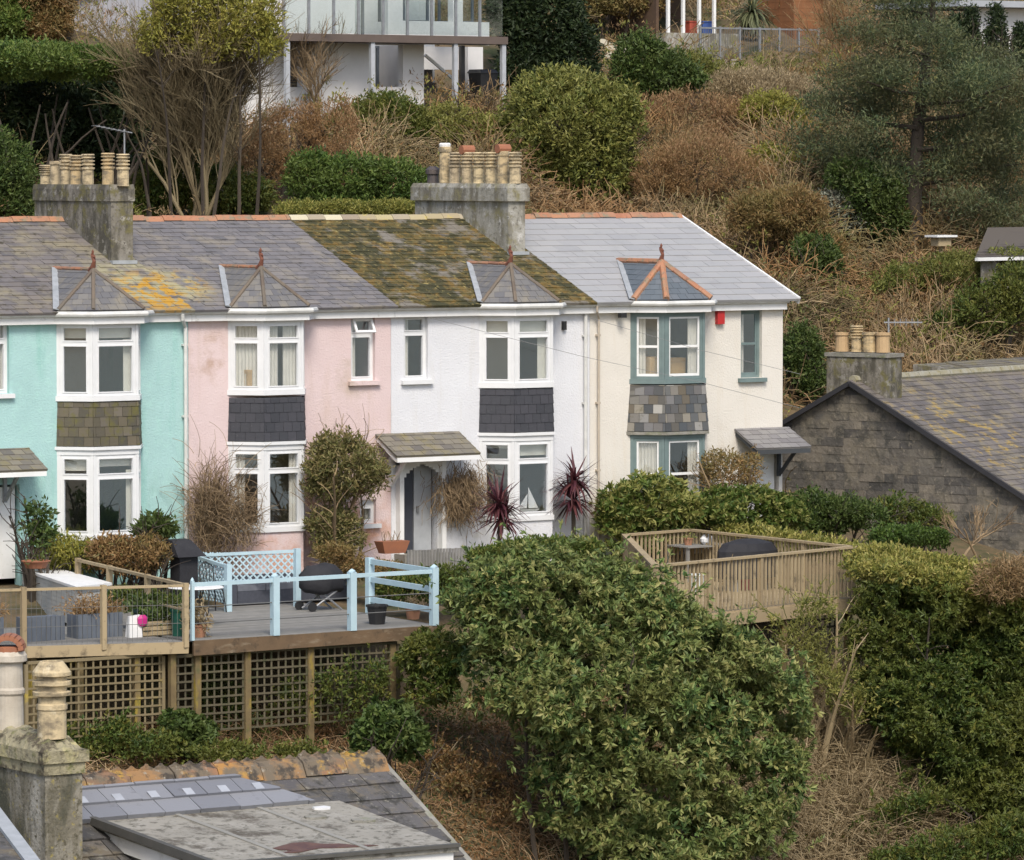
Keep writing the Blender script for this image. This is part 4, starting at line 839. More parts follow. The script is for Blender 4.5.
R, bl = shrub('evergreen_hedge', 'very tall dark evergreen hedge at the right edge beside the timber deck', 'hedge', hb, 96, 'hedge', 24000, 9, .105, .42, stems=3, rough=.22, lumps=3, rosette=True, keep=.4, tint=(0, .85), shoots=420, holes=.2)
cb = [(712 + 23 * i, 529 + 4.0 * i, 22, 9, 7.2 - i * .8) for i in range(7)] + [(x_, 556 + (x_ - 870) * .2 + dy_, 24, 11, dz_s, .9) for x_ in range(884, 1050, 24) for dy_, dz_s in ((0, .4), (12, -.7))]
shrub('clipped_hedge', 'long pale-topped clipped hedge running behind the timber deck rail', 'hedge', cb, 96.6, 'clipped', 7000, 10, .1, stem=False, rough=.1, tint=(0, 1), lumps=2)
shrub('straw_clump', 'straw-coloured dry clump at the right end of the clipped hedge', 'grass', [(1000, 580, 26, 18), (1022, 575, 20, 16)], 95, 'straw2', 700, 7, .14, .15, stem=False, tint=(.2, .9))
shrub('box_hedge', 'small flat-topped bright green hedge below the stone gable wall', 'hedge', [(890, 535, 20, 9), (915, 536, 20, 9), (938, 538, 12, 8)], 104, 'bright', 700, 7, .09, stem=False, rough=.06, tint=(0, .6))
shrub('garden_shrub', 'dark green shrub bed under the stone gable wall beside the cream house', 'shrub', [(810, 508, 26, 16), (840, 512, 28, 15), (825, 522, 30, 12), (866, 516, 20, 12)], 105, 'green', 1500, 7, .11, rough=.12)
shrub('weed_bush', 'dull brownish-green shrub against the middle of the stone gable wall', 'shrub', [(900, 510, 26, 14), (930, 520, 22, 12)], 106, 'hedge', 500, 7, .1)
shrub('variegated_shrub', 'variegated cream and green shrub under the lower bay of the cream house', 'shrub', [(650, 500, 40, 22), (625, 508, 28, 20), (680, 512, 26, 16), (640, 520, 40, 14), (645, 538, 42, 12)], 103.4, 'vari', 1700, 8, .15, .4, rosette=True)
shrub('yellowish_shrub', 'yellow-green shrub right of the variegated one, before the cream porch', 'shrub', [(750, 508, 40, 18), (720, 505, 22, 16), (785, 515, 20, 14)], 103.6, 'vari', 1500, 8, .12, .45, rosette=True, tint=(0, .75))
shrub('dried_shrub', 'reddish brown dried shrub against the cream wall beside its porch', 'shrub', [(728, 475, 26, 20), (745, 470, 16, 16), (715, 465, 14, 14)], 104.5, 'brown', 620, 7, .11, .25, stemmat='twig')
# climbers
shrub('wall_climber', 'bushy evergreen climber on the pink wall left of the white porch', 'climber', [(346, 466, 36, 26), (335, 447, 20, 14), (366, 476, 20, 18), (334, 484, 24, 18), (332, 524, 26, 15), (342, 540, 24, 10)], 99.0, 'climb', 1700, 8, .11, .35, tint=(.15, 1), stemmat='twig', stems=14, rough=.2)
R = thing('climber_shoots', 'wispy bare shoots above the evergreen climber on the pink wall', 'climber', onP(350, 450, 1, -.15)); m = MB(); st = np.array([list(onP(330 + 8 * (i % 6), 450, 1, -.2)) for i in range(60)]); m.tubes(grow(st, rdir(60) * [1, .15, .6] + [.2, 0, .9], RG.uniform(.3, 1.1, 60), 6, .9, 1.2, .15), taper(60, 6, .008, .004), RG.random(60), 3); m.build('stem', FM['twig'], R)
def twig_bush(name, label, cat, cpx, w_, h_, n, y=-.35, mat='straw', dirn=(0, -.1, 1.), L=None, grav=.6):
    b = onP(cpx[0], cpx[1], 1, y); R = thing(name, label, cat, b); m = MB(); st = np.array([b.x, b.y, b.z]) + RG.normal(size=(n, 3)) * [w_, .12, h_ * .25] + [0, 0, h_ * .3]
    C = grow(st, rdir(n) * .5 + np.array(dirn), RG.uniform(.3, 1, n) * (L or h_ * .6), 5, .8, grav, .15); m.tubes(C, taper(n, 5, .007, .004), RG.random(n), 3); m.build('stem', FM[mat], R); return R
twig_bush('dry_climber', 'brown leafless climber on the left part of the pink wall', 'climber', (213, 548), .24, 1.7, 900, mat='twig')
twig_bush('dry_climber', 'thin brown leafless climber crossing the left side of the lower pink bay', 'climber', (243, 545), .2, 1.2, 260, y=-.75, mat='twig')
twig_bush('dead_creeper', 'bunch of dead brown creeper hanging beside the white porch', 'climber', (461, 505), .28, 1.0, 1300, y=-.2, mat='twig', dirn=(0, -.1, -.8), L=.5, grav=.5)
# cordylines
def cordyline(label, cx, cy, basey, y, r, heads):
    b = onP(cx, basey, 1, y); R = thing('cordyline', label, 'plant', b, 'purple cordylines in front of the white house'); m = MB()
    for (hx, hy) in heads:
        c = onP(hx, hy, 1, y); n = 90; D = rdir(n); D[:, 2] = np.abs(D[:, 2]) * 1.2 - .45; P = np.tile(np.array(c), (n, 1))
        C = grow(P, D, r * RG.uniform(.75, 1.1, n), 4, .3, .6, .03); W_ = np.array([.022, .03, .026, .016, .003])
        s = unit(np.cross(C[:, 1] - C[:, 0], np.tile([0, 0, 1.], (n, 1)))); T = RG.random(n)
        for k in range(4): m.quads(np.stack([C[:, k] - s * W_[k], C[:, k] + s * W_[k], C[:, k + 1] + s * W_[k + 1], C[:, k + 1] - s * W_[k + 1]], 1), T)
    m.build('leaves', FM['cord'], R); m = MB(); m.tube([b, onP(heads[-1][0], heads[-1][1], 1, y), onP(heads[0][0], heads[0][1], 1, y)], [.05, .04, .035], 7); m.build('trunk', FM['bark'], R)
cordyline('purple spiky cordyline before the lower bay window of the white house', 499, 545, 545, -1.4, .72, [(499, 503), (501, 518)])
cordyline('two-tiered purple cordyline by the downpipe at the white house right corner', 574, 530, 538, -.6, .75, [(574, 480), (573, 500)])
# turquoise garden
shrub('camellia', 'tall thin green shrub on the turquoise wall left of the bay', 'shrub', [(40, 512, 10, 11), (43, 535, 12, 10), (34, 528, 8, 9)], 95, 'green', 110, 7, .12, .5)
shrub('yellow_shrub', 'yellow-green feathery shrub beside the white-topped storage box', 'shrub', [(60, 551, 20, 13), (82, 556, 18, 12), (48, 558, 12, 9)], 96, 'yellow', 700, 7, .13, .25, tint=(.0, .8))
shrub('red_brown_shrub', 'reddish brown clipped shrub under the turquoise lower bay', 'shrub', [(145, 553, 24, 15), (110, 552, 22, 14), (130, 562, 30, 12)], 95.5, 'brown', 1100, 7, .1, .4)
shrub('small_evergreen', 'small dark evergreen right of the turquoise bay', 'shrub', [(155, 528, 16, 11), (147, 534, 12, 8)], 96, 'green', 420, 7, .11, .45)
shrub('white_house_hedge', 'low loose hedge with pale leaf tips below the white house bay', 'hedge', [(482, 556, 14, 5), (520, 551, 30, 7), (555, 549, 24, 7), (585, 548, 16, 6)], 95.5, 'vari', 1700, 7, .11, .35, tint=(0, .7), stem=False)
shrub('bank_ivy', 'green ivy clump on the lattice between two deck posts', 'ivy', [(190, 735, 22, 18), (178, 722, 14, 10)], 89.2, 'green', 420, 8, .12, .6, rosette=True, stem=False)
shrub('bank_shrub', 'glossy green shrub at the foot of the right-hand deck post', 'shrub', [(390, 728, 28, 22), (372, 738, 18, 16), (408, 742, 16, 14)], 88.5, 'green', 800, 8, .15, .45, rosette=True)
shrub('ivy_strip', 'low ivy and weeds along the foot of the lattice fence', 'ivy', [(100, 742, 40, 16), (150, 745, 40, 14), (230, 752, 36, 12), (300, 752, 30, 8), (120, 730, 16, 14), (65, 738, 20, 18)], 88.6, 'hedge', 1300, 7, .09, .5, stem=False, rough=.45, depth=.6)
shrub('bank_bush', 'low green bush at the bottom right corner on the bank', 'shrub', [(960, 850, 60, 20), (900, 865, 40, 16), (1010, 835, 30, 20)], 93, 'hedge', 1600, 8, .11, .4)
shrub('corner_bush', 'dark leafy bush under the right end of the blue-railed deck', 'shrub', [(435, 655, 34, 22), (430, 685, 26, 18)], 91.5, 'hedge', 900, 8, .12, .4, rosette=True, stem=False)

shrub('trellis_ivy', 'ragged ivy growing through the darker trellis behind the middle posts', 'ivy', [(215, 690, 22, 30), (300, 700, 24, 26), (345, 690, 22, 34), (240, 720, 30, 18), (375, 680, 16, 26)], 91.2, 'hedge', 900, 6, .09, .5, stem=False, rough=.35)

shrub('straggly_shrub', 'loose sage-coloured straggly shrub under the corner of the balustraded deck', 'shrub', [(800, 640, 24, 28), (828, 676, 28, 26), (855, 705, 24, 18), (812, 612, 18, 14)], 95, 'olive', 420, 6, .1, .35, stemmat='straw', rough=.45, depth=.8, shoots=120, lumps=4, stems=16)
shrub('bramble_patch', 'rusty and green bramble patch on the bank left of the big evergreen shrub', 'brambles', [(470, 780, 34, 12), (500, 820, 30, 14), (440, 760, 22, 10)], 91.5, 'brown', 420, 6, .09, .5, stemmat='straw', rough=.45, depth=.8, shoots=90, lumps=4)
shrub('weed_patch', 'low green weeds at the lower right foot of the dry grass slope', 'weeds', [(860, 835, 40, 12), (900, 812, 34, 12), (930, 800, 24, 10)], 94.2, 'hedge', 500, 6, .09, .5, stem=False, rough=.45, depth=.8, shoots=60, lumps=4)
# ---------------------------------------------------------------- hillside scrub (uncountable), kept clear of the shrubs in front of which it would stand
def open_ground(P, px, py, dn, sd):
    t = (P - np.array(CAM)) @ np.array(FW); m_ = np.ones(len(P), bool)
    for a, b, rx, ry, tt in HILL: m_ &= ~((np.abs(px - a) < rx * .85 + sd * .4) & (py > b - ry * .6) & (py < b + ry + dn) & (t < tt + .2))
    return m_
P, px, py = scatter(88000, -42, 78, 3.5, 75)
ok_ = ((P[:, 0] > 17) | (P[:, 1] > 9)) & ((P[:, 1] > 8.8) | (P[:, 0] < 18) | (P[:, 0] > 34)); P, px, py = P[ok_], px[ok_], py[ok_]
CLEAR0 = [(275, 430, 140, 235), (280, 505, 40, 112), (150, 250, 150, 225), (655, 822, 20, 66), (950, 1030, 0, 62)]
msk = ~((px < 640) & (py > 230)) & open_ground(P, px, py, 22, 10)
for a_, b_, c_, d_ in CLEAR0: msk &= ~((px > a_) & (px < b_) & (py > c_) & (py < d_))
P, px, py = P[msk], px[msk], py[msk]
E_ = scatter(60000, 15, 48, 5.5, 26)[0]; E_ = E_[(E_[:, 1] > 6.8) | (E_[:, 0] < 19)]; P = np.concatenate([P, E_])
n = len(P); lean = np.stack([np.sin(P[:, 0] * .8 + P[:, 1] * .5), np.cos(P[:, 1] * .9 - P[:, 0] * .3) - .6, np.full(n, .0)], 1)
hgt = .5 + 1.3 * np.clip(patch(P, .5, 1.), 0, 1)
C = grow(P - [0, 0, .1], lean * .5 + rdir(n) * .55 + [0, 0, 1.1], hgt * RG.uniform(.6, 1.3, n), 5, .9, 1.3, .12)
m = MB(); m.tubes(C, taper(n, 5, .016, .009), np.clip(patch(P, .4) + RG.normal(size=n) * .25, 0, 1), 3)
o = m.build('bramble_stems', material('bramble_stem', (.12, .08, .05), (.08, .07, .035), .35, .95, ramp=[(.14, .1, .055), (.25, .17, .09), (.36, .25, .14), (.46, .34, .2)], layers=[((.2, .17, .075), .25, .5, .7), ((.34, .18, .07), .3, .5, .7)]), origin=(10, 30, 10))
tag(o, 'tangle of brown bare bramble stems covering the slope behind the terrace', 'brambles', kind='stuff')
P2, dd = pick(C, 230000, .3, 1); gp = patch(P2, .33, 2.)
k = RG.random(len(P2)) < (.35 + .6 * gp); P2, dd = P2[k], dd[k]
m = MB(); leaves(m, P2, dd + rdir(len(P2)) * 1.2, .13, .42, np.clip(RG.normal(size=len(P2)) * .22 + patch(P2, .21, .5), 0, 1))
o = m.build('bramble_leaves', F_('bramble_leaf', [(.26, .14, .06), (.32, .2, .085), (.22, .19, .07), (.16, .18, .055), (.08, .12, .04)], (.28, .17, .08), scale=.22), origin=(10, 30, 10))
tag(o, 'thin covering of brown and dull green bramble leaves over the slope', 'undergrowth', kind='stuff')
# low mounds of bramble thicket
CLEAR = [(275, 430, 140, 235), (280, 505, 40, 112), (150, 250, 150, 225), (655, 822, 20, 66), (950, 1030, 0, 62)]
def not_clear(px, py):
    m_ = np.ones(len(px), bool)
    for a, b, c, d in CLEAR: m_ &= ~((px > a) & (px < b) & (py > c) & (py < d))
    return m_
rows = [[], [], []]
Q, qx, qy = scatter(4200, -35, 75, 7, 70); k_ = not_clear(qx, qy) & ((Q[:, 1] > 9.5) | (Q[:, 0] > 19)) & open_ground(Q, qx, qy, 30, 14); Q = Q[k_]
for i, c in enumerate(Q):
    if c[0] < 17 and c[1] < 11.5: continue
    r = RG.uniform(.7, 1.7); rows[2 if patch(c[None], .35, 2.2)[0] + RG.normal() * .18 > .55 else int(RG.random() * 2)].append(((c[0], c[1], c[2] + .1), (r, r * .8, r * RG.uniform(.45, .8))))
for bl_, nm, mt, w_, lab in ((rows[0], 'brown_thicket', 'brown', .25, 'low brown bramble mounds spread over the hillside'), (rows[1], 'tan_thicket', 'straw2', .14, 'pale tan twiggy scrub mounds spread over the hillside'), (rows[2], 'green_thicket', 'olive', .35, 'dull olive green bramble mounds spread over the hillside')):
    m = MB(); foliage(m, bl_, 24000 if nm != 'green_thicket' else 15000, 8, .125, w_, rough=.2, up=.6, lumps=0, tint=(0, 1), keep=.3) ; o = m.build(nm, FM[mt], origin=(10, 30, 10)); tag(o, lab, 'scrub', kind='stuff')
# ---------------------------------------------------------------- decks and garden
WD = {}
WD['grey'] = material('weathered_deck_board', (.23, .22, .2), (.17, .165, .15), 5, .9, .003, 40, ramp=[(.2, .195, .185), (.26, .25, .23), (.17, .165, .15)])
WD['wood'] = material('weathered_timber', (.24, .19, .13), None, 5, .9, .003, 30, ramp=[(.27, .205, .12), (.4, .315, .19), (.33, .255, .15)], layers=[((.1, .08, .055), 5, .55, .75)])
WD['brown'] = material('brown_fascia_board', (.16, .105, .06), (.11, .075, .045), 3, .9, .003, 20, layers=[((.24, .19, .13), 2, .55, .7, None, 0, (1, 1, 4)), ((.06, .045, .03), 4, .55, .7)])
WD['post'] = material('mossy_post', (.2, .15, .07), (.14, .1, .05), 4, .9, .004, 20, layers=[((.3, .22, .03), 4, .55, .68, None, 0, (1, 1, .4)), ((.08, .1, .04), 3, .55, .75)])
WD['trellis'] = material('sunlit_trellis_wood', (.22, .17, .1), None, 5, .9, ramp=[(.13, .105, .055), (.22, .175, .1), (.17, .135, .07)], layers=[((.42, .32, .05), 2.2, .58, .7)])  # paler, yellower copy of the trellis wood: sunlight put into its colour
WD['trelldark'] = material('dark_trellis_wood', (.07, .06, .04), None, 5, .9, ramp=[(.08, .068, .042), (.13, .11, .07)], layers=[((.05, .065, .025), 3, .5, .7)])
WD['blue'] = material('pale_blue_paint', (.47, .62, .68), (.4, .54, .6), 4, .6)
WD['grp'] = material('grey_planter', (.13, .15, .18), (.1, .115, .14), 5, .7)
WD['wire'] = material('wire', (.2, .2, .19), None, 5, .5, metal=.4)
WD['rattan'] = material('grey_rattan', (.07, .075, .095), (.05, .055, .07), 12, .8, .004, 60)
WD['cushion'] = material('slate_cushion', (.16, .17, .2), (.12, .13, .15), 6, .9)
WD['cover'] = material('black_cover', (.018, .018, .022), (.028, .028, .032), 5, .8, .01, 9)
WD['boxside'] = material('storage_box_grey', (.5, .5, .47), (.42, .42, .4), 6, .6)
ZD = -.35
def up(p, d): return Vector((p[0], p[1], p[2] + d))
def flat(p, z): return Vector((p[0], p[1], z))
def boards(mb, a, b, c, d, n, th=.03, gap=.006):
    """deck boards between edge a-b (front) and d-c (back)"""
    for i in range(n):
        f0, f1 = i / n, (i + 1) / n - gap / max((d - a).length, .1)
        p = [a.lerp(d, f0), b.lerp(c, f0), b.lerp(c, f1), a.lerp(d, f1)]; mb.solid([up(q, -th) for q in p], p)
D1L, D1R = onZ(-45, 648, ZD), onZ(187.5, 641.5, ZD)
D2L, D2R = onZ(192.5, 640.5, ZD), onZ(438.6, 625, ZD)
D2BR = onZ(370, 603, ZD); D2BR = flat(D2R + (onZ(370, 560, .6) - onZ(434, 570, .6)), ZD)
bdir = Vector((0, 1, 0))
# deck 1
R = thing('timber_deck', 'grey timber deck with wire mesh balustrade in front of the turquoise house', 'deck', flat((D1L + D1R) / 2, -2.3))
BK1 = 3.6; m = MB(); boards(m, D1L, D1R, D1R + bdir * BK1, D1L + bdir * BK1, 26); m.build('deck_boards', WD['grey'], R)
m = MB(); m.solid([up(D1L, -.21) + Vector((0, -.04, 0)), up(D1R, -.21) + Vector((0, -.04, 0)), up(D1R, -.21) + Vector((0, 0, 0)), up(D1L, -.21)], [up(D1L, -.005) + Vector((0, -.04, 0)), up(D1R, -.005) + Vector((0, -.04, 0)), up(D1R, -.005), up(D1L, -.005)], .4); m.build('fascia_board', WD['wood'], R)
for px_ in (-40, 23, 103, 185):
    p = at_px(D1L, D1R, px_); m = MB(); m.beam(up(p, -.1) + Vector((0, -.02, 0)), up(p, 1.05) + Vector((0, -.02, 0)), .09, .09, (0, 1, 0)); m.build('post', WD['wood'], R)
rl = MB(); rl.beam(up(D1L, 1.0), up(D1R, 1.0), .08, .045); rl.build('handrail', WD['wood'], R)
m = MB(); n = 46
for i in range(n + 1): p = D1L.lerp(D1R, i / n); m.tube([up(p, .02), up(p, .98)], .004, 4)
for i in range(1, 3): m.tube([up(D1L, .33 * i), up(D1R, .33 * i)], .005, 4)
m.build('wire_mesh', WD['wire'], R)
sideb = onZ(78, 560, .65); sidef = up(D1R, 1.0); m = MB(); m.beam(sidef, sideb, .08, .05); m.beam(up(sidef, -.45), up(sideb, -.45), .05, .03); m.build('side_rail', WD['wood'], R)
for f in (.35, .7, 1.0): p = sidef.lerp(sideb, f); m = MB(); m.beam(flat(p, ZD - .05), up(p, .04), .09, .09, (0, 1, 0)); m.build('post', WD['wood'], R)
for px_ in (36, 83, 140, 176): p = at_px(D1L, D1R, px_) + Vector((0, .14, 0)); m = MB(); m.beam(flat(p, Hs(p.x, p.y) - .3), flat(p, ZD - .03), .11, .11, (0, 1, 0)); m.build('support_post', WD['post'], R)
# deck 2
R = thing('blue_railed_deck', 'grey timber deck with pale blue railings in front of the pink house', 'deck', flat((D2L + D2R) / 2, -2.3))
BL2 = D2L + (D2BR - D2R); BL2 = D2L + bdir * (D2BR.y - D2R.y)
BL2 = flat((D2L.x, -2.2, 0), ZD); D2BR_ = flat((D2R.x + .4, -2.2, 0), ZD)
m = MB(); boards(m, D2L, D2R, D2BR_, BL2, 34); m.build('deck_boards', WD['grey'], R)
m = MB(); o_ = Vector((0, -.05, 0)); m.solid([up(D2L, -.27) + o_, up(D2R, -.23) + o_, up(D2R, -.23), up(D2L, -.27)], [up(D2L, -.005) + o_, up(D2R, -.005) + o_, up(D2R, -.005), up(D2L, -.005)], .4); m.build('fascia_board', WD['brown'], R)
FP = []
for px_ in (192.5, 275, 352, 434):
    p = at_px(D2L, D2R, px_); FP.append(p); m = MB(); w_ = .06 if px_ < 200 else .13; m.beam(up(p, .0), up(p, 1.07), w_, w_, (0, 1, 0)); m.lathe(up(p, 1.07), [(w_ * .6, 0), (w_ * .6, .02), (w_ * .1, .06)], 4); m.build('post', WD['blue'], R)
m = MB(); m.beam(up(FP[0], 1.0), up(FP[3], 1.0), .07, .07); m.build('handrail', WD['blue'], R)
m = MB()
for h in (.3, .6): m.tube([up(FP[0], h), up(FP[3], h)], .01, 5)
m.build('rail_cable', WD['wire'], R)
bp = flat(FP[3] + (onZ(370, 562, .62) - onZ(434, 572, .62)), ZD)
m = MB(); m.beam(bp, up(bp, 1.07), .13, .13, (0, 1, 0)); m.build('post', WD['blue'], R)
for h in (.28, .66, 1.0): m = MB(); m.beam(up(FP[3], h), up(bp, h), .05, .1); m.build('side_rail', WD['blue'], R)
for px_, yb in ((250, 742), (313, 745), (395, 705), (200, 735)):
    p = at_px(D2L, D2R, px_) + Vector((0, .12, 0)); m = MB(); m.beam(flat(p, Hs(p.x, p.y) - .3), flat(p, ZD - .05), .12, .12, (0, 1, 0)); m.build('support_post', WD['post'], R)
def lattice(mb, a, b, z0, z1, sp, wd, diag=False, th=.012):
    L = (b - a).length; d = (b - a).normalized()
    if not diag:
        k = int(L / sp)
        for i in range(k + 1): p = a + d * (i * sp); mb.beam(flat(p, z0), flat(p, z1), wd, th, (d.y, -d.x, 0))
        for j in range(int((z1 - z0) / sp) + 1): z = z0 + j * sp; mb.beam(flat(a, z) + Vector((0, -.014, 0)), flat(b, z) + Vector((0, -.014, 0)), th, wd)
    else:
        hh = z1 - z0; k = int(L / sp)
        for i in range(-int(hh / sp), k + 1):
            for s in (0, 1):
                u0 = i * sp; u1 = u0 + hh; lo, hi = max(0, u0), min(L, u1)
                if hi - lo < .03: continue
                za, zb = (z0 + lo - u0, z0 + hi - u0) if s == 0 else (z1 - (lo - u0), z1 - (hi - u0))
                mb.beam(flat(a + d * lo, za) + Vector((0, -.014 * s, 0)), flat(a + d * hi, zb) + Vector((0, -.014 * s, 0)), th, wd)
# blue lattice screen and picket gate at the back of the deck
R = thing('lattice_screen', 'pale blue diagonal lattice screen along the back of the blue-railed deck', 'trellis', onZ(250, 600, ZD))
a, b, c_ = onZ(194, 556, .6), onZ(228, 567, .5), onZ(297, 551, .72)
for (p, q, nm) in ((a, b, 0), (a + Vector((.15, .1, 0)), c_, 1)):
    m = MB(); lattice(m, flat(p, 0), flat(q, 0), .12 if nm else -.2, .55 if not nm else .66, .14, .03, True); m.build('lattice_panel', WD['blue'], R)
    m = MB(); m.beam(p, q, .06, .06); m.build('top_rail', WD['blue'], R)
for p in (a, b, c_): m = MB(); m.beam(flat(p, ZD), up(p, .05), .11, .11, (0, 1, 0)); m.build('post', WD['blue'], R)
R = thing('picket_gate', 'small pale blue picket gate left of the lattice screen', 'gate', onZ(180, 585, ZD))
g0, g1 = onZ(167, 562, .35), onZ(192, 558, .4)
for i in range(6): p = g0.lerp(g1, i / 5); m = MB(); m.beam(flat(p, ZD), flat(p, .42 + .04 * (i % 5 == 0)), .07, .03, (0, 1, 0)); m.build('picket', WD['blue'], R)
m = MB(); 
for z in (-.15, .2): m.beam(flat(g0, z), flat(g1, z), .04, .06)
m.build('crossbar', WD['blue'], R)
# trellis fence below the decks
def trellis(name, label, x0, x1, y, z0, z1, mat, posts=()):
    R = thing(name, label, 'trellis fence', ((x0 + x1) / 2, y, z0)); m = MB(); lattice(m, Vector((x0, y, 0)), Vector((x1, y, 0)), z0, z1, .15, .035); m.build('lattice_panel', mat, R)
    m = MB(); m.box(x0 - .03, x0 + .03, y - .03, y + .03, z0, z1, .5); m.box(x1 - .03, x1 + .03, y - .03, y + .03, z0, z1, .5); m.box(x0 + .03, x1 - .03, y - .03, y + .03, z1, z1 + .05); m.build('frame', mat, R)
yl = D1R.y + .35
X = lambda px_: onP(px_, 690, 1, yl).x
trellis('trellis_fence', 'mossy wooden trellis fence under the turquoise house deck, the left one in sunlit colours', X(26), X(163), yl, -2.1, -.62, WD['trellis'])
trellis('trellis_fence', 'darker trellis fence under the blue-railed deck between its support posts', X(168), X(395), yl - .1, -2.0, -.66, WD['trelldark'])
def clap(mb, x0, x1, y0, y1, z0, z1, n=6):
    for i in range(n):
        a, b = lerp(z0, z1, i / n), lerp(z0, z1, (i + 1) / n) - .008; mb.box(x0, x1, y0, y1, a, b)
    mb.box(x0 + .01, x1 - .01, y0 + .01, y1 - .01, z0, z1 - .001)
def planter(label, pxa, pxb, pyb, h, d=.4, group=None, top=True):
    a = onZ(pxa, pyb, ZD); b = onP(pxb, pyb, 1, a.y); b.z = ZD; R = thing('planter', label, 'planter', flat((a + b) / 2, ZD), group); m = MB()
    y0 = a.y; n = max(4, int((b.x - a.x) / .09))
    for i in range(n): x0, x1 = lerp(a.x, b.x, i / n), lerp(a.x, b.x, (i + 1) / n) - .012; m.box(x0, x1, y0 - .015, y0, ZD, ZD + h)
    m.box(a.x, b.x, y0 + .001, y0 + d, ZD, ZD + h - .02); m.build('trough', WD['grp'], R)
    if top:
        m = MB(); st = np.stack([RG.uniform(a.x + .05, b.x - .05, 260), RG.uniform(y0 + .05, y0 + d - .05, 260), np.full(260, ZD + h - .03)], 1); C = grow(st, rdir(260) * .7 + [0, 0, 1.2], RG.uniform(.15, .5, 260), 4, .5, .8, .1); m.tubes(C, taper(260, 4, .006, .003), RG.random(260), 3)
        p, dd = pick(C, 420, .6, 1); leaves(m, p, dd + rdir(420), .07, .6, RG.random(420)); m.build('plant', FM['flower'], R)
    return R
gp = 'grey trough planters on the timber deck'
planter('grey slatted planter with no flowers, left of the other on the timber deck', 27, 65, 642, .44, group=gp, top=False)
planter('grey slatted planter full of ochre dried flower heads on the timber deck', 78, 123, 639, .44, group=gp)
planter('grey planter with dried flowers cut by the left edge of the photo', -22, 4, 643, .44, group=gp)
# storage box
R = thing('storage_box', 'large pale grey storage box with a flat white lid on the timber deck', 'storage box', onZ(60, 625, ZD))
zt = .36; c4 = [onZ(76, 588, zt), onZ(110, 584, zt), onZ(55, 569, zt), onZ(22, 570, zt)]
m = MB(); 
for i in range(8): z0, z1 = lerp(ZD, zt - .02, i / 8), lerp(ZD, zt - .02, (i + 1) / 8) - .015; m.solid([flat(p, z0) for p in c4], [flat(p, z1) for p in c4])
cc = sum(c4, Vector()) / 4; i4 = [flat(p.lerp(cc, .02), 0) for p in c4]; m.solid([flat(p, ZD) for p in i4], [flat(p, zt - .03) for p in i4]); m.build('body', WD['boxside'], R)
m = MB(); l4 = [p + (p - cc) * .04 for p in c4]; m.solid([flat(p, zt - .019) for p in l4], [flat(p, zt + .03) for p in l4]); m.build('lid', G['whitepaint'], R)
def pot_plant(name, label, cat, p, r, h, potm, leaf, n, L, tall=.4, group=None, shape='pot'):
    R = thing(name, label, cat, p, group); m = MB(); m.lathe(p, [(r * .72, 0), (r * .95, h * .9), (r * 1.06, h * .9), (r * 1.06, h), (r * .9, h), (r * .88, h * .85)], 16); m.build('pot', potm, R)
    if n:
        m = MB(); c = np.array(p) + [0, 0, h + tall * .35]; foliage(m, [(tuple(c), (r * 1.3, r * 1.3, tall * .6))], n, 5, L, .4, lumps=0); m.build('plant', FM[leaf], R)
    return R
terra = material('terracotta_pot', (.4, .2, .12), (.33, .17, .1), 8, .8)
pot_plant('bucket', 'black bucket standing near the right end of the blue-railed deck', 'bucket', onZ(377, 624, ZD), .2, .36, G['black'], 'green', 0, .1)
pot_plant('flower_pot', 'round terracotta pot in the right corner of the blue-railed deck', 'plant pot', onZ(413, 619, ZD), .16, .26, terra, 'straw', 14, .1, .12)
pot_plant('basket_plant', 'round straw-coloured clump in a pot beside the small rail gap on the blue deck', 'plant pot', onZ(199, 637, ZD), .15, .22, terra, 'straw', 60, .12, .4)
pot_plant('dark_pot', 'dark glazed pot with green leaves behind the wire mesh', 'plant pot', onZ(143, 634, ZD), .2, .45, material('glazed_green_pot', (.03, .06, .06), None, 5, .3), 'green', 40, .14, .3)
pot_plant('green_pot', 'dark green pot by the right corner post of the timber deck', 'plant pot', onZ(178, 636, ZD), .14, .5, material('green_plastic_pot', (.02, .12, .08), None, 5, .5), 'hedge', 20, .1, .2)
pot_plant('red_trough', 'red-brown bowl with seedlings at the turquoise house corner', 'plant pot', onP(36, 568, 1, -2.6), .26, .14, G['potred'], 'green', 12, .08, .1)
# bag, crate, bench on deck 1
p = onZ(135, 637, ZD); m = MB(); m.solid([p + Vector((-.16, -.08, 0)), p + Vector((.1, -.1, 0)), p + Vector((.12, .1, 0)), p + Vector((-.14, .12, 0))], [p + Vector((-.14, -.05, .38)), p + Vector((.08, -.06, .4)), p + Vector((.1, .05, .4)), p + Vector((-.12, .07, .37))], .5)
R = thing('compost_bag', 'white and magenta plastic compost bag behind the wire mesh', 'bag', p); m.build('bag', G['whitepaint'], R); m = MB(); m.lathe(p + Vector((.1, -.1, .2)), [(.05, 0), (.09, .04), (.1, .14), (.05, .2)], 7, .5, 1.1, .5); m.build('bag_top', material('magenta_plastic', (.55, .03, .22), None, 5, .5), R)
p = onZ(160, 636, ZD); R = thing('wooden_crate', 'low pale wooden crate behind the wire mesh of the timber deck', 'crate', p); m = MB()
for k in range(3): m.box(p.x - .35, p.x + .35, p.y, p.y + .02, p.z + .02 + k * .09, p.z + .09 + k * .09); m.box(p.x - .35, p.x + .35, p.y + .4, p.y + .42, p.z + .02 + k * .09, p.z + .09 + k * .09)
for s in (-.35, .33): m.box(p.x + s, p.x + s + .02, p.y + .021, p.y + .399, p.z, p.z + .3)
m.box(p.x - .32, p.x + .32, p.y + .03, p.y + .39, p.z, p.z + .02); m.build('slats', WD['wood'], R)
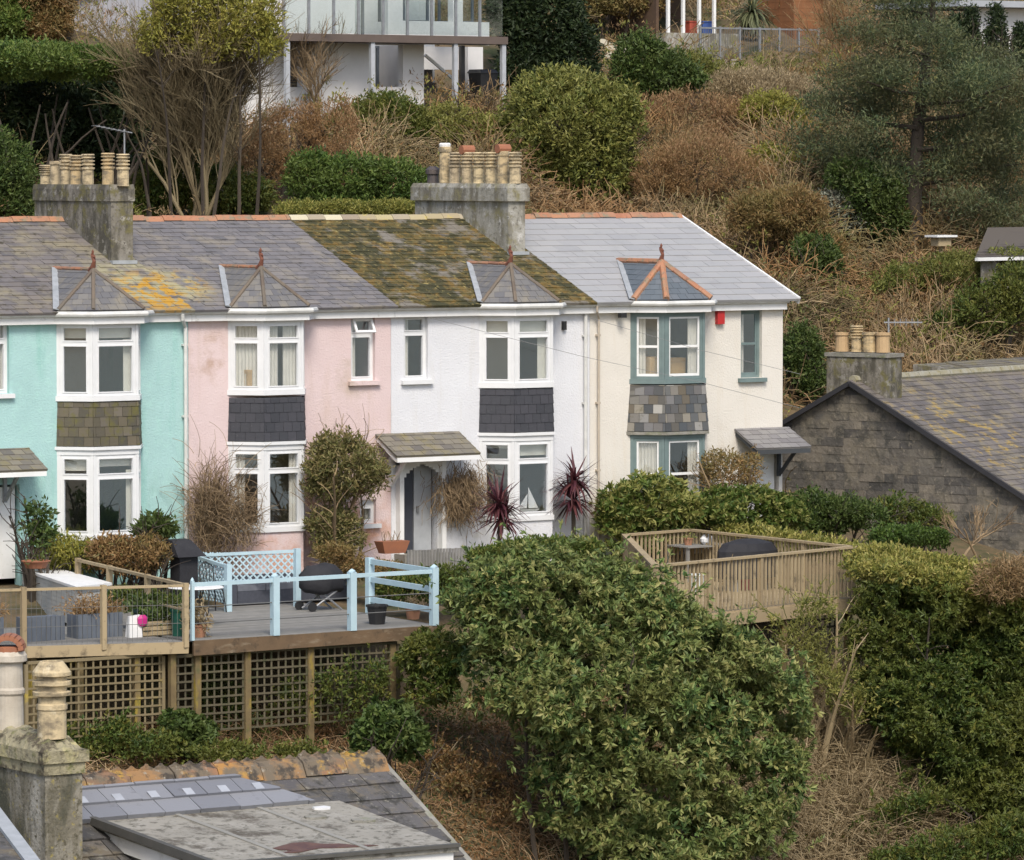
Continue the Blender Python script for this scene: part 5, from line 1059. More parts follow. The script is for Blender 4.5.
m = MB(); foliage(m, [((p.x, p.y + .2, p.z + .35), (.3, .18, .15))], 60, 5, .1, .4, lumps=0); m.build('plant', FM['green'], R)
shrub('dark_plants', 'dark reddish-green potted foliage along the side rail of the timber deck', 'plant', [(145, 600, 18, 8), (165, 606, 16, 9), (120, 597, 14, 6)], 91.5, 'hedge', 420, 7, .1, .4, stem=False)
# table and chair
p = onZ(193, 596, ZD + .35); p = onZ(196, 626, ZD); R = thing('garden_table', 'round white-topped garden table at the corner where both decks meet', 'table', p); m = MB(); m.lathe(up(p, .7), [(.5, 0), (.52, .015), (.5, .03)], 24, .5); m.build('table_top', G['whitepaint'], R)
for k in range(3): th = k * 2.1 + .4; m = MB(); m.tube([p + Vector((.36 * math.cos(th), .36 * math.sin(th), 0)), p + Vector((.1 * math.cos(th), .1 * math.sin(th), .35)), p + Vector((.25 * math.cos(th), .25 * math.sin(th), .7))], .014, 6); m.build('leg', G['black'], R)
p = onZ(212, 612, ZD); R = thing('metal_chair', 'thin black metal chair beside the white-topped table', 'chair', p)
m = MB(); m.lathe(up(p, .44), [(.19, 0), (.2, .012), (.19, .025)], 14); m.build('seat', G['metal'], R)
for k in range(4): sx, sy = (-1, 1)[k % 2], (-1, 1)[k // 2]; m = MB(); m.tube([p + Vector((.2 * sx, .2 * sy, 0)), p + Vector((.15 * sx, .15 * sy, .44))], .012, 6); m.build('leg', G['black'], R)
m = MB(); m.tube([p + Vector((-.15, .16, .44)), p + Vector((-.15, .22, .85)), p + Vector((0, .24, .95)), p + Vector((.15, .22, .85)), p + Vector((.15, .16, .44))], .012, 6)
for k in (-.07, 0, .07): m.tube([p + Vector((k, .17, .44)), p + Vector((k, .23, .9))], .008, 5)
m.build('backrest', G['black'], R)
# rattan corner sofa
a, b = onZ(236, 606, ZD), onZ(352, 600, ZD); a.y = b.y = (a.y + b.y) / 2; b.x = a.x + min(3.2, b.x - a.x)
R = thing('rattan_sofa', 'long dark grey rattan sofa along the back of the blue-railed deck', 'sofa', flat((a + b) / 2, ZD))
m = MB(); m.box(a.x, b.x, a.y, a.y + .75, ZD + .02, ZD + .28, .5); m.build('base', WD['rattan'], R)
m = MB(); m.box(a.x, b.x, a.y + .76, a.y + .9, ZD + .02, ZD + .52, .5); m.build('backrest', WD['rattan'], R)
for s in (a.x - .16, b.x + .01): m = MB(); m.box(s, s + .15, a.y, a.y + .9, ZD + .02, ZD + .45, .5); m.build('armrest', WD['rattan'], R)
for k in range(4): w_ = (b.x - a.x) / 4; m = MB(); m.box(a.x + w_ * k + .01, a.x + w_ * (k + 1) - .01, a.y + .01, a.y + .74, ZD + .285, ZD + .4, .5); m.build('cushion', WD['cushion'], R)
# kettle barbecue under its cover
p = onZ(322, 610, ZD); R = thing('barbecue', 'barbecue on wheels under a bulging black cover on the blue-railed deck', 'barbecue', p)
m = MB(); m.lathe(up(p, .34), [(.3, 0), (.4, .08), (.4, .2), (.42, .32), (.36, .42), (.25, .52), (.06, .55)], 22, .5, 1.15, .8); m.v = [(x + .035 * math.sin(9 * z + 14 * x), y + .02 * math.sin(17 * x), z + .03 * math.sin(11 * x + 5)) for x, y, z in m.v]; m.build('cover', WD['cover'], R, smooth=True)
for s in (-1, 1):
    m = MB(); m.tube([p + Vector((-.34, .18 * s, .04)), p + Vector((.3, .18 * s, .42))], .02, 6); m.tube([p + Vector((.34, .18 * s, .0)), p + Vector((-.2, .18 * s, .42))], .02, 6); m.build('leg', G['metal'], R)
    m = MB(); c = p + Vector((-.36, .24 * s, .09)); m.tube([c + Vector((0, -.02, 0)), c + Vector((0, .02, 0))], .09, 14); m.build('wheel', G['black'], R)
# things behind: small dark shed, brown trough, pale slatted fence, wall garden
p = onP(184, 556, 1, -2.2); R = thing('bin_store', 'low black-roofed bin store against the pink wall corner', 'bin store', p); m = MB(); m.box(p.x - .2, p.x + .2, p.y - .18, p.y + .18, p.z - .9, p.z + .0, .5); m.build('body', WD['cover'], R)
m = MB(); m.solid([(p.x - .3, p.y - .3, p.z + .001), (p.x + .33, p.y - .3, p.z + .001), (p.x + .33, p.y + .25, p.z + .03), (p.x - .3, p.y + .25, p.z + .03)], [(p.x - .27, p.y - .02, p.z + .3), (p.x + .15, p.y - .02, p.z + .3), (p.x + .15, p.y + .2, p.z + .32), (p.x - .27, p.y + .2, p.z + .32)], .5); m.build('roof', WD['cover'], R)
p = onP(392, 553, 1, -1.6); R = thing('trough_planter', 'brown clay trough with bare stalks in front of the white house door', 'planter', p); m = MB(); m.solid([(p.x - .24, p.y - .12, p.z), (p.x + .24, p.y - .12, p.z), (p.x + .24, p.y + .12, p.z), (p.x - .24, p.y + .12, p.z)], [(p.x - .32, p.y - .16, p.z + .24), (p.x + .32, p.y - .16, p.z + .24), (p.x + .32, p.y + .16, p.z + .24), (p.x - .32, p.y + .16, p.z + .24)], .5); m.build('trough', G['potred'], R)
m = MB(); st = np.array(p)[None] + np.stack([RG.uniform(-.2, .2, 14), RG.uniform(-.05, .05, 14), np.full(14, .2)], 1); m.tubes(grow(st, rdir(14) * .3 + [0, 0, 1], .25, 3), taper(14, 3, .008, .004), RG.random(14), 4); m.build('stem', FM['twig'], R)
p0, p1 = onP(408, 572, 1, -3.6), onP(482, 566, 1, -3.6); R = thing('picket_fence', 'grey weathered slatted fence below the white house door', 'fence', (p0 + p1) / 2 + Vector((0, 0, -.1)))
m = MB(); n = 26
for i in range(n): x = lerp(p0.x, p1.x, i / (n - 1)); m.box(x - .025, x + .025, -3.62, -3.6, p0.z - .3, p0.z + .42 + random.uniform(-.01, .01))
m.build('pickets', WD['grey'], R); m = MB(); m.box(p0.x, p1.x, -3.599, -3.56, p0.z + .2, p0.z + .26); m.box(p0.x, p1.x, -3.599, -3.56, p0.z - .1, p0.z - .04); m.build('rail', WD['grey'], R)
if SCAL.v: R = thing('scalloped_screen', 'white scallop-ended board screen beside the white house porch', 'screen', (fx(450, 500), -.5, GR)); SCAL.build('boards', G['whitepaint'], R)
shrub('rockery_plants', 'brown and green rockery plants between the pink house and the sofa', 'plants', [(335, 553, 22, 8), (355, 568, 14, 9), (385, 572, 20, 9)], 97.2, 'brown', 700, 7, .09, .35, stem=False)
shrub('rail_weeds', 'low green weeds behind the right-hand blue side rail', 'plants', [(395, 590, 22, 12), (425, 585, 24, 14), (450, 578, 20, 12)], 95.5, 'hedge', 700, 7, .1, .4, stem=False)
# ornaments at the windows
def sill_box(label, px_, py_, w_, h_, y): p = onP(px_, py_, 1, y); m = MB(); m.box(p.x - w_ / 2, p.x + w_ / 2, p.y - .1, p.y + .1, p.z, p.z + h_, .5); m.box(p.x - w_ / 2 - .006, p.x + w_ / 2 + .006, p.y - .106, p.y + .106, p.z + h_ * .8, p.z + h_ + .004, .5); o = m.build('wooden_box', G['boxwood'], None); tag(o, label, 'box')
sill_box('brown box standing in the upper bay window of the pink house', 252, 388, .32, .36, -.12)
sill_box('tan box in the left light of the cream house upper bay', 653, 375, .3, .38, -.1)
sill_box('tan box in the right light of the cream house upper bay', 675, 377, .4, .4, -.1)
p = onP(528, 514, 1, -.32); R = thing('model_sailboat', 'white model sailing boat in the lower bay window of the white house', 'ornament', p); m = MB(); m.solid([(p.x - .2, p.y - .03, p.z + .05), (p.x + .2, p.y - .03, p.z + .05), (p.x + .2, p.y + .03, p.z + .05), (p.x - .2, p.y + .03, p.z + .05)], [(p.x - .26, p.y - .05, p.z + .1), (p.x + .26, p.y - .05, p.z + .1), (p.x + .26, p.y + .05, p.z + .1), (p.x - .26, p.y + .05, p.z + .1)], .5); m.build('hull', G['upvc'], R)
for (x0, x1, zt) in ((-.03, -.24, .42), (.01, .25, .55)): m = MB(); m.solid([(p.x + x0, p.y - .004, p.z + .12), (p.x + x1, p.y - .004, p.z + .12), (p.x + x0 * .5, p.y - .004, p.z + zt)], [(p.x + x0, p.y + .004, p.z + .12), (p.x + x1, p.y + .004, p.z + .12), (p.x + x0 * .5, p.y + .004, p.z + zt)], .5); m.build('sail', G['upvc'], R)
# overhead cables
def cable(label, pts, r=.0045):
    m = MB(); P = []
    for i in range(len(pts) - 1):
        for k in range(8): f = k / 8; q = pts[i].lerp(pts[i + 1], f); P.append(q)
    P.append(pts[-1]); m.tube(P, r, 5, .5); o = m.build('overhead_cable', material('cable', (.25, .25, .25)), None); tag(o, label, 'cable', 'thin overhead cables crossing the terrace')
def cy(px_, py_): return onP(px_, py_, 1, -2.5)
def wy(px_, py_, y): return onP(px_, py_, 1, y)
cable('thin cable slanting across the cream wall from the white house gutter to the porch', [wy(430, 318, -.3), wy(585, 357, -1.2), wy(700, 382, -2), wy(800, 408, -2.6)])
cable('second thin cable crossing the cream wall higher up near the alarm box', [wy(590, 318, -.3), wy(700, 350, -1.2), wy(800, 374, -2.2)])

# ---------------------------------------------------------------- timber deck on the right
A3, B3, C3 = flat(onZ(853, 547, .65), ZD), flat(onZ(690, 530, .65), ZD), flat(onZ(625, 535, .65), ZD); D3 = flat(onZ(655, 566, .65), ZD)
R = thing('balustraded_deck', 'raised brown timber deck with close wooden balusters at the right of the big shrub', 'deck', flat((A3 + C3) / 2, -2.3))
m = MB(); boards(m, D3, A3, B3, C3, 34); m.build('deck_boards', WD['wood'], R)
for nm, (p, q) in enumerate(((D3, A3), (A3, B3), (B3, C3), (C3, D3))):
    L = (q - p).length; d = (q - p).normalized(); nrm = Vector((d.y, -d.x, 0)); m = MB(); n = int(L / .115)
    for i in range(n + 1):
        x = p + d * (i * L / n); m.beam(up(x, .03), up(x, .97), .045, .03, nrm)
    m.build('balusters', WD['wood'], R)
    m = MB(); m.beam(up(p, 1.0) - d * .06, up(q, 1.0) + d * .02, .13, .045); m.build('handrail', WD['wood'], R)
    m = MB(); m.beam(up(p, -.15) + nrm * .02, up(q, -.15) + nrm * .02, .045, .24); m.build('fascia_board', WD['wood'], R)
    for k in range(max(1, int(L / 1.6))): x = p + d * (k * 1.6); m = MB(); m.beam(up(x, -.02), up(x, 1.0), .09, .09, nrm); m.build('post', WD['wood'], R)
for f in (0, .33, .66, 1): x = D3.lerp(A3, f) + Vector((0, .15, 0)); m = MB(); m.beam(flat(x, Hs(x.x, x.y) - .3), flat(x, ZD - .04), .12, .12, (0, 1, 0)); m.build('support_post', WD['post'], R)
q0, q1 = D3 + Vector((.2, .35, 0)), A3 + Vector((-.1, .35, 0)); R = thing('batten_screen', 'dark batten screen below the balustraded deck', 'screen', flat((q0 + q1) / 2, -2.)); m = MB(); lattice(m, q0, q1, -2.2, -.65, .16, .04); m.build('lattice_panel', WD['trelldark'], R)
p = flat(D3.lerp(B3, .42), ZD); R = thing('folding_chair', 'grey reclining garden chair on the balustraded deck', 'chair', p); e1 = Vector((.8, -.6, 0)); e2 = Vector((.6, .8, 0))
p = onZ(672, 573, ZD); WL[R] = p; R.location = p
m = MB(); m.fbox(up(p, .4), e1, e2, Z3, -.25, .25, -.22, .22, 0, .05, .5); m.build('seat', WD['cushion'], R)
m = MB(); m.fbox(up(p, .44), e1, (e2 + Z3 * .0), (Z3 + e2 * .25).normalized(), -.25, .25, .2, .25, 0, .62, .5); m.build('backrest', material('pale_grey_sling', (.33, .34, .36), None, 5, .8), R)
for sx in (-.23, .23):
    for sy in (-.2, .2): m = MB(); m.tube([up(p, 0) + e1 * sx + e2 * sy * 1.2, up(p, .42) + e1 * sx + e2 * sy], .015, 6); m.build('leg', G['metal'], R)
p = onZ(700, 580, ZD); R = thing('slatted_table', 'low grey garden table with pots on the balustraded deck', 'table', p); m = MB()
for k in range(7): m.box(p.x - .6, p.x + .6, p.y - .4 + k * .115, p.y - .3 + k * .115, p.z + .7, p.z + .73)
m.build('table_top', WD['grey'], R)
for sx in (-.55, .55):
    for sy in (-.33, .33): m = MB(); m.box(p.x + sx - .03, p.x + sx + .03, p.y + sy - .03, p.y + sy + .03, p.z, p.z + .699); m.build('leg', WD['grey'], R)
pot_plant('table_pot', 'small orange pot standing on the slatted garden table', 'plant pot', p + Vector((-.3, 0, .73)), .1, .14, terra, 'vari', 10, .06, .1)
m = MB(); q_ = p + Vector((.1, -.1, .73)); m.lathe(q_, [(.08, 0), (.13, .06), (.14, .12), (.08, .2), (.02, .22)], 12, .5); o = m.build('white_jug', G['whitepaint'], None, q_); tag(o, 'round white lidded jug on the slatted garden table', 'jug')
p = onZ(765, 572, ZD); p = flat(B3.lerp(A3, .5) + Vector((-.7, -.2, 0)), ZD); R = thing('covered_barbecue', 'barbecue under a low black cover against the back rail of the balustraded deck', 'barbecue', p); m = MB(); m.lathe(up(p, .25), [(.42, 0), (.45, .3), (.44, .55), (.36, .7), (.15, .78)], 16, .5, 1.6, .8); m.build('cover', WD['cover'], R)
for sx in (-.4, .4): m = MB(); m.box(p.x + sx - .03, p.x + sx + .03, p.y - .2, p.y + .2, p.z, p.z + .26); m.build('leg', G['metal'], R)
for (px_, py_, c_, lab) in ((745, 590, (.5, .03, .12), 'red plastic tub behind the balusters of the right deck'), (697, 592, (.6, .65, .65), 'white plastic tub behind the balusters of the right deck'), (762, 588, (.55, .42, .05), 'yellow plastic tub behind the balusters of the right deck')):
    q_ = onZ(px_, py_, ZD); m = MB(); m.lathe(q_, [(.12, 0), (.16, .32), (.18, .34), (.17, .36), (.14, .34)], 14, .5); o = m.build('plastic_tub', material('tub_%d' % px_, c_, None, 5, .4), None, q_); tag(o, lab, 'tub')

# ---------------------------------------------------------------- stone and slate building on the right
E1 = Vector((.94, .342, 0)).normalized(); G1 = Vector((E1.y, -E1.x, 0))
A0 = W(850, 381, 110); tn = .53
SM['sb'] = slate('stone_building_slate', [(.135, .12, .115), (.165, .147, .137), (.11, .1, .1), (.19, .165, .14)], layers=[((.22, .19, .13), 1.6, .45, .65), ((.36, .25, .07), 3.2, .53, .62, (20.3, .8, 1.9), 2.6), ((.3, .24, .1), 3.5, .64, .72), ((.1, .09, .08), 2.2, .5, .64)], bump=.008)
SM['sw'] = slate('slate_hung_wall', [(.08, .075, .068), (.14, .125, .105), (.065, .062, .06), (.2, .175, .14), (.1, .093, .085), (.16, .145, .12)], layers=[((.2, .175, .13), 1.4, .5, .72), ((.045, .045, .04), 3, .5, .7), ((.25, .22, .17), 9, .58, .72)], bump=.03, bscale=9)
R = thing('stone_building', 'slate-roofed building with a dark stone gable wall at the right', 'building', (A0.x + 5 * E1.x, A0.y + 5 * E1.y, -.6))
F1, K1 = 7.0, 4.6; zb = -.9
def Q(e, g, z): return Vector((A0.x, A0.y, 0)) + E1 * e + G1 * g + Z3 * z
m = MB(); pr = [Q(.12, -K1, zb), Q(.12, F1, zb), Q(.12, F1, A0.z - F1 * tn - .06), Q(.12, 0, A0.z - .06), Q(.12, -K1, A0.z - K1 * tn - .06)]
slate_face(m, pr, .42, .19, G1, th=.006, jit=.006, wj=.55)
m.build('gable_wall', SM['sw'], R)
m = MB(); m.solid([p + E1 * .06 for p in pr], [p + E1 * 13.5 for p in pr], .5); m.build('wall', G['chim'], R)
ro = MB(); slate_face(ro, [Q(0, F1 + .25, A0.z - (F1 + .25) * tn), Q(14, F1 + .25, A0.z - (F1 + .25) * tn), Q(14, 0, A0.z), Q(0, 0, A0.z)], .28, .2, E1, wj=.15)
slate_face(ro, [Q(14, -K1 - .2, A0.z - (K1 + .2) * tn), Q(0, -K1 - .2, A0.z - (K1 + .2) * tn), Q(0, 0, A0.z), Q(14, 0, A0.z)], .28, .2, E1)
rp = ro.build('roof', SM['sb'], R)
m = MB(); 
for i in range(30): m.tube([Q(.1 + i * .45, 0, A0.z + .02), Q(.53 + i * .45, 0, A0.z + .02)], .1, 7)
m.build('ridge_tile', material('stone_ridge', (.34, .33, .28), (.25, .22, .12), 5, .9), rp)
m = MB(); m.beam(Q(-.03, 0, A0.z - .05), Q(-.03, F1 + .2, A0.z - (F1 + .2) * tn - .05), .05, .1); m.beam(Q(-.03, 0, A0.z - .05), Q(-.03, -K1 - .1, A0.z - (K1 + .1) * tn - .05), .05, .1); m.build('bargeboard', material('black_bargeboard', (.035, .035, .04)), R)
co = MB(); O = Vector((A0.x, A0.y, 0)); ct = A0.z + .52
co.fbox(O, E1, G1, Z3, .3, .95, -.8, .75, A0.z - .6, ct, .5); c_o = co.build('chimney', G['chim'], R)
m = MB(); m.fbox(O, E1, G1, Z3, .27, .98, -.84, .79, ct, ct + .08, .5); m.build('cap', G['chimcap'], c_o)
for g_, h_, kd, mt in ((-.6, .42, 'plain', 'potred2'), (-.22, .58, 'louvre', 'pot'), (.12, .44, 'plain', 'pot'), (.46, .44, 'plain', 'potred2')):
    q_ = O + E1 * .62 + G1 * g_; m = MB(); pot(m, q_.x, q_.y, ct + .1, h_, .16 if kd == 'plain' else .13, kd); G.setdefault('potred2', material('orange_clay_pot', (.5, .35, .19), (.42, .29, .16), 6, .8)); m.build('chimney_pot', G[mt], c_o)
m = MB(); q_ = O + E1 * 1.6 + Z3 * A0.z; m.tube([q_, up(q_, 1.35)], .022, 6); t_ = up(q_, 1.25); m.beam(t_ + RT * -.1, t_ + RT * .75, .03, .03)
for i in range(6): m.beam(t_ + RT * (.0 + .13 * i) + Z3 * -.08, t_ + RT * (.0 + .13 * i) + Z3 * .08, .012, .012)
m.build('aerial', G['metal'], c_o)
p0 = W(948, 372, 115.5); R = thing('rear_outbuilding', 'low grey-roofed outbuilding just behind the ridge of the stone building', 'building', up(p0, -2)); m = MB(); slate_face(m, [p0 + G1 * 1.2, p0 + E1 * 9 + G1 * 1.2, p0 + E1 * 9 + Z3 * .22 , p0 + Z3 * .22 - E1 * .1], .3, .2, E1); m.build('roof', SM['can'], R)
m = MB(); m.solid([p0 + E1 * .1 + G1 * 1.1 - Z3 * 2, p0 + E1 * 9 + G1 * 1.1 - Z3 * 2, p0 + E1 * 9 - G1 * 1 - Z3 * 2, p0 + E1 * .1 - G1 * 1 - Z3 * 2], [p0 + E1 * .1 + G1 * 1.1 - Z3 * .06, p0 + E1 * 9 + G1 * 1.1 - Z3 * .06, p0 + E1 * 9 - G1 * 1 + Z3 * .15, p0 + E1 * .1 - G1 * 1 + Z3 * .15], .5); m.build('wall', G['chim'], R)

# ---------------------------------------------------------------- foreground roof
T0 = W(380, 762, 46); tf = .52
R = thing('foreground_house', 'house roof in the foreground with crested orange ridge and a flat-roofed dormer', 'house', (T0.x - 3, T0.y - 3, -9))
SM['fg'] = slate('foreground_slate', [(.085, .08, .082), (.115, .108, .105), (.07, .068, .068), (.145, .13, .115)], layers=[((.15, .125, .085), 3, .5, .64), ((.05, .048, .042), 7, .5, .62), ((.2, .19, .16), 16, .58, .68)], bump=.004, bscale=40)
SM['fgn'] = slate('new_blue_slate', [(.19, .195, .215), (.24, .245, .265), (.17, .175, .195)], layers=[((.12, .12, .13), 8, .6, .75)], rough=.5, bump=.002)
X0, Y0, Z0 = T0; LW = 8.0
def FQ(a, g, d=0): return Vector((X0 - a, Y0 - g, Z0 - g * tf + d))   # a: metres left of the verge, g: metres down-slope (towards viewer)
ro = MB(); slate_face(ro, [FQ(LW, 6.5), FQ(0, 6.5), FQ(0, 0), FQ(LW, 0)], .3, .24, (1, 0, 0), th=.016, wj=.2, jit=.005)
slate_face(ro, [Vector((X0, Y0 + 5, Z0 - 5 * tf)), Vector((X0 - LW, Y0 + 5, Z0 - 5 * tf)), FQ(LW, 0), FQ(0, 0)], .3, .24, (1, 0, 0)); rp = ro.build('roof', SM['fg'], R)
m = MB()   # patch of newer blue slates under the ridge, laid over the old ones
slates(m, FQ(LW, .56, .045), (1, 0, 0), (0, 1, tf), [(0, 0), (LW - .95, 0), (LW - 1.25, .22), (LW - 1.5, .5), (0, .5)], .36, .235, .022, .006, wj=.15)
m.build('new_slates', SM['fgn'], rp)
for i in range(11): m = MB(); a = 1.55 + i * .36; p = FQ(a, .28, .085); ex = Vector((1, 0, 0)); ey = Vector((0, -1, -tf)).normalized(); nz_ = ey.cross(ex); nz_ = nz_ if nz_.z > 0 else -nz_; m.fbox(p, ex, ey, nz_, 0, .09, 0, .1, 0, .006, .5); G['clip'] = G.get('clip') or material('pale_slate_clip', (.4, .42, .46), None, 5, .5); m.build('slate_clip', G['clip'], rp)
for i in range(int(LW / .45)):
    a0, a1 = i * .45, i * .45 + .44; m = MB(); dz = random.uniform(-.01, .01)
    prf = [(.17, -.1), (.1, .02), (.0, .07), (-.1, .02), (-.17, -.1)]
    m.solid([(X0 - a0, Y0 + p, Z0 + q + dz + .04) for p, q in prf], [(X0 - a1, Y0 + p, Z0 + q + dz + .04) for p, q in prf])
    for k in range(3):
        c = a0 + .07 + .15 * k; cr = [(c - .06, .09), (c + .06, .09), (c + .055, .13), (c + .02, .15), (c, .18), (c - .02, .15), (c - .055, .13)]
        dh = random.uniform(.45, .8)
        m.solid([(X0 - x, Y0 - .02, Z0 + .08 + (z - .08) * dh + dz) for x, z in cr], [(X0 - x, Y0 + .02, Z0 + .08 + (z - .08) * dh + dz) for x, z in cr])
    G.setdefault('crest', material('crested_ridge_tile', (.36, .2, .1), None, 5, .9, .006, 20, ramp=[(.27, .14, .075), (.2, .135, .09), (.36, .19, .06)], layers=[((.15, .12, .085), 3, .42, .54), ((.4, .24, .05), 3.5, .56, .64), ((.06, .05, .04), 8, .5, .6), ((.28, .25, .2), 14, .6, .68)])); m.build('ridge_tile', G['crest'], rp)
m = MB(); m.box(X0 - LW, X0 - .15, Y0 - 6.3, Y0 + 4.8, -10, Z0 - 6.3 * tf - .1, .5); m.poly([(X0 - .15, Y0 - 6.3, Z0 - 6.3 * tf - .1), (X0 - .15, Y0 + 4.8, Z0 - 4.8 * tf - .1), (X0 - .15, Y0, Z0 - .1)], .5); m.build('wall', WM['w'], R)
m = MB(); m.beam(FQ(-.02, 0, -.02), FQ(-.02, 6.5, -.02), .06, .07, (0, 0, 1)); m.build('verge', G['chimcap'], R)
# flat-roofed dormer: corners of its deck
def dz_(px_, py_, g0=.6, fall=.1):
    """point of the dormer roof plane under a pixel: plane starts at the slates and falls gently towards the viewer"""
    r = ray(px_, py_); zs = Z0 - g0 * tf + .06; n = Vector((0, -fall, 1)); p0 = Vector((X0, Y0 - g0, zs))
    n = Vector((0, -fall, 1)); return CAM + r * ((p0 - CAM).dot(n) / r.dot(n))
dA, dB, dC, dD = dz_(88, 820), dz_(328, 801), dz_(459, 846), dz_(212, 866)
dB = dz_(330, 797)
m = MB(); m.solid([up(p, -.05) for p in (dA, dD, dC, dB)], [up(p, 0) for p in (dA, dD, dC, dB)], .5)
dorm = m.build('dormer', material('grey_felt_roof', (.33, .31, .265), (.25, .235, .2), 2.5, .8, .006, 18, layers=[((.1, .085, .065), 2.2, .52, .62), ((.34, .32, .28), 3.5, .54, .64), ((.13, .12, .095), 12, .52, .62), ((.3, .29, .26), 22, .58, .66)]), R)
m = MB()
for (p, q, h_) in ((dA, dD, .07), (dD, dC, .03)):
    m.beam(up(p, .01), up(q, .01), .06, h_)
m.build('roof_edge', material('dark_felt_edge', (.1, .095, .085), (.07, .07, .065), 5, .8), dorm)
cen = (dA + dB + dC + dD) / 4; ins = [p.lerp(cen, .03) for p in (dA, dD, dC, dB)]
m = MB(); m.solid([up(p, -.19) for p in ins], [up(p, -.051) for p in ins], .5); m.build('fascia', G['whitepaint'], dorm)
ins = [p.lerp(cen, .07) for p in (dA, dD, dC, dB)]; m = MB(); m.solid([flat(p, p.z - 1.5) for p in ins], [up(p, -.191) for p in ins], .5); m.build('dormer_wall', material('dormer_cladding', (.2, .19, .18)), dorm)
for f in (.33, .66): m = MB(); m.beam(up(dA.lerp(dB, f), .006), up(dD.lerp(dC, f), .006), .05, .012); m.build('felt_seam', material('felt_seam_%d' % (f * 10), (.3, .29, .26)), dorm)
nrm_ = (dD - dA).cross(dB - dA).normalized(); nrm_ = nrm_ if nrm_.z > 0 else -nrm_
m = MB(); c = dz_(315, 848); pts = []
for k in range(26): th = k / 26 * 2 * math.pi; rr = 1 + .25 * math.sin(3 * th + 1) + .15 * math.sin(7 * th); pts.append(c + (dC - dD).normalized() * (.42 * rr * math.cos(th)) + (dD - dA).normalized() * (.13 * rr * math.sin(th) + .06 * math.cos(2 * th)))
m.solid([p + nrm_ * .002 for p in pts], [p + nrm_ * .006 for p in pts], .5); m.build('puddle', material('rusty_puddle', (.075, .03, .02), (.15, .075, .045), 9, .5), dorm)
for (px_, py_, a, b, c_) in ((238, 812, .0, .28, G['whitepaint']), (322, 809, 0, .16, G['upvc']), (364, 821, 0, .22, G['chimcap']), (316, 818, 0, .2, G['chimcap'])):
    c = dz_(px_, py_); ex = (dC - dD).normalized(); ey = (dD - dA).normalized(); m = MB(); k = b / 2
    if px_ == 238: continue
    rr = [c + ex * (x * k) + ey * (y * k * .6) for x, y in ((-1, -.6), (.6, -.9), (1, .2), (.7, .9), (-.5, 1), (-1.1, .3))]; m.solid([p + nrm_ * .001 for p in rr], [p + nrm_ * .02 for p in rr], .5); m.build('roof_patch', c_, dorm)
# chimney in front
T1 = 42.5; c0 = W(45, 770, T1)  # nearest vertical corner
zt = W(45, 752, T1).z; k = T1 / FPX
R2_ = thing('lower_house', 'weathered cement chimney and roof edge of the nearest house, bottom left corner', 'house', (c0.x - .5, c0.y + .5, -9))
wv = .36; lg = 2.4
m = MB(); m.box(c0.x, c0.x + wv, c0.y, c0.y + lg, -1, zt - .1, .5)
CH = m.build('chimney', material('lichen_chimney_render', (.2, .18, .135), (.12, .11, .08), 4, .95, .012, 30, layers=[((.36, .34, .29), 2.4, .48, .62, None, 0, (1, 1, .3)), ((.3, .25, .09), 14, .58, .66), ((.06, .06, .04), 2.6, .5, .62, None, 0, (1, 1, .4)), ((.1, .09, .06), 25, .54, .62)]), R2_)
G['fcap'] = material('broken_mortar_cap', (.36, .32, .21), (.22, .2, .13), 5, .95, .04, 9, layers=[((.09, .075, .05), 5, .5, .58), ((.45, .4, .2), 4, .54, .66), ((.16, .16, .07), 9, .54, .64)])
m = MB(); 
for (e_, za, zb_) in ((.02, zt - .2, zt - .1), (.045, zt - .1, zt + .0)): m.box(c0.x - e_, c0.x + wv + e_, c0.y - e_, c0.y + lg + e_, za, zb_, .5)
m.build('cap_course', G['fcap'], CH)
m = MB(); nu, nv = 10, 34; hp = {}
def capz(i, j): u, v = i / nu, j / nv; e = min(u, 1 - u) * 2; f = min(v, 1 - v) * 10; return zt + .0 + .12 * min(1, e * 1.9) ** .5 * min(1, f * .9 + .1) + random.uniform(-.022, .022)
gr = [[(c0.x - .04 + (wv + .08) * i / nu + random.uniform(-.01, .01), c0.y - .04 + (lg + .08) * j / nv + random.uniform(-.01, .01), (capz(i, j) if 0 < i < nu and 0 < j < nv else zt + .002)) for j in range(nv + 1)] for i in range(nu + 1)]
for i in range(nu):
    for j in range(nv): m.poly([gr[i][j], gr[i + 1][j], gr[i + 1][j + 1], gr[i][j + 1]])
m.build('mortar_flaunching', G['fcap'], CH, smooth=False)
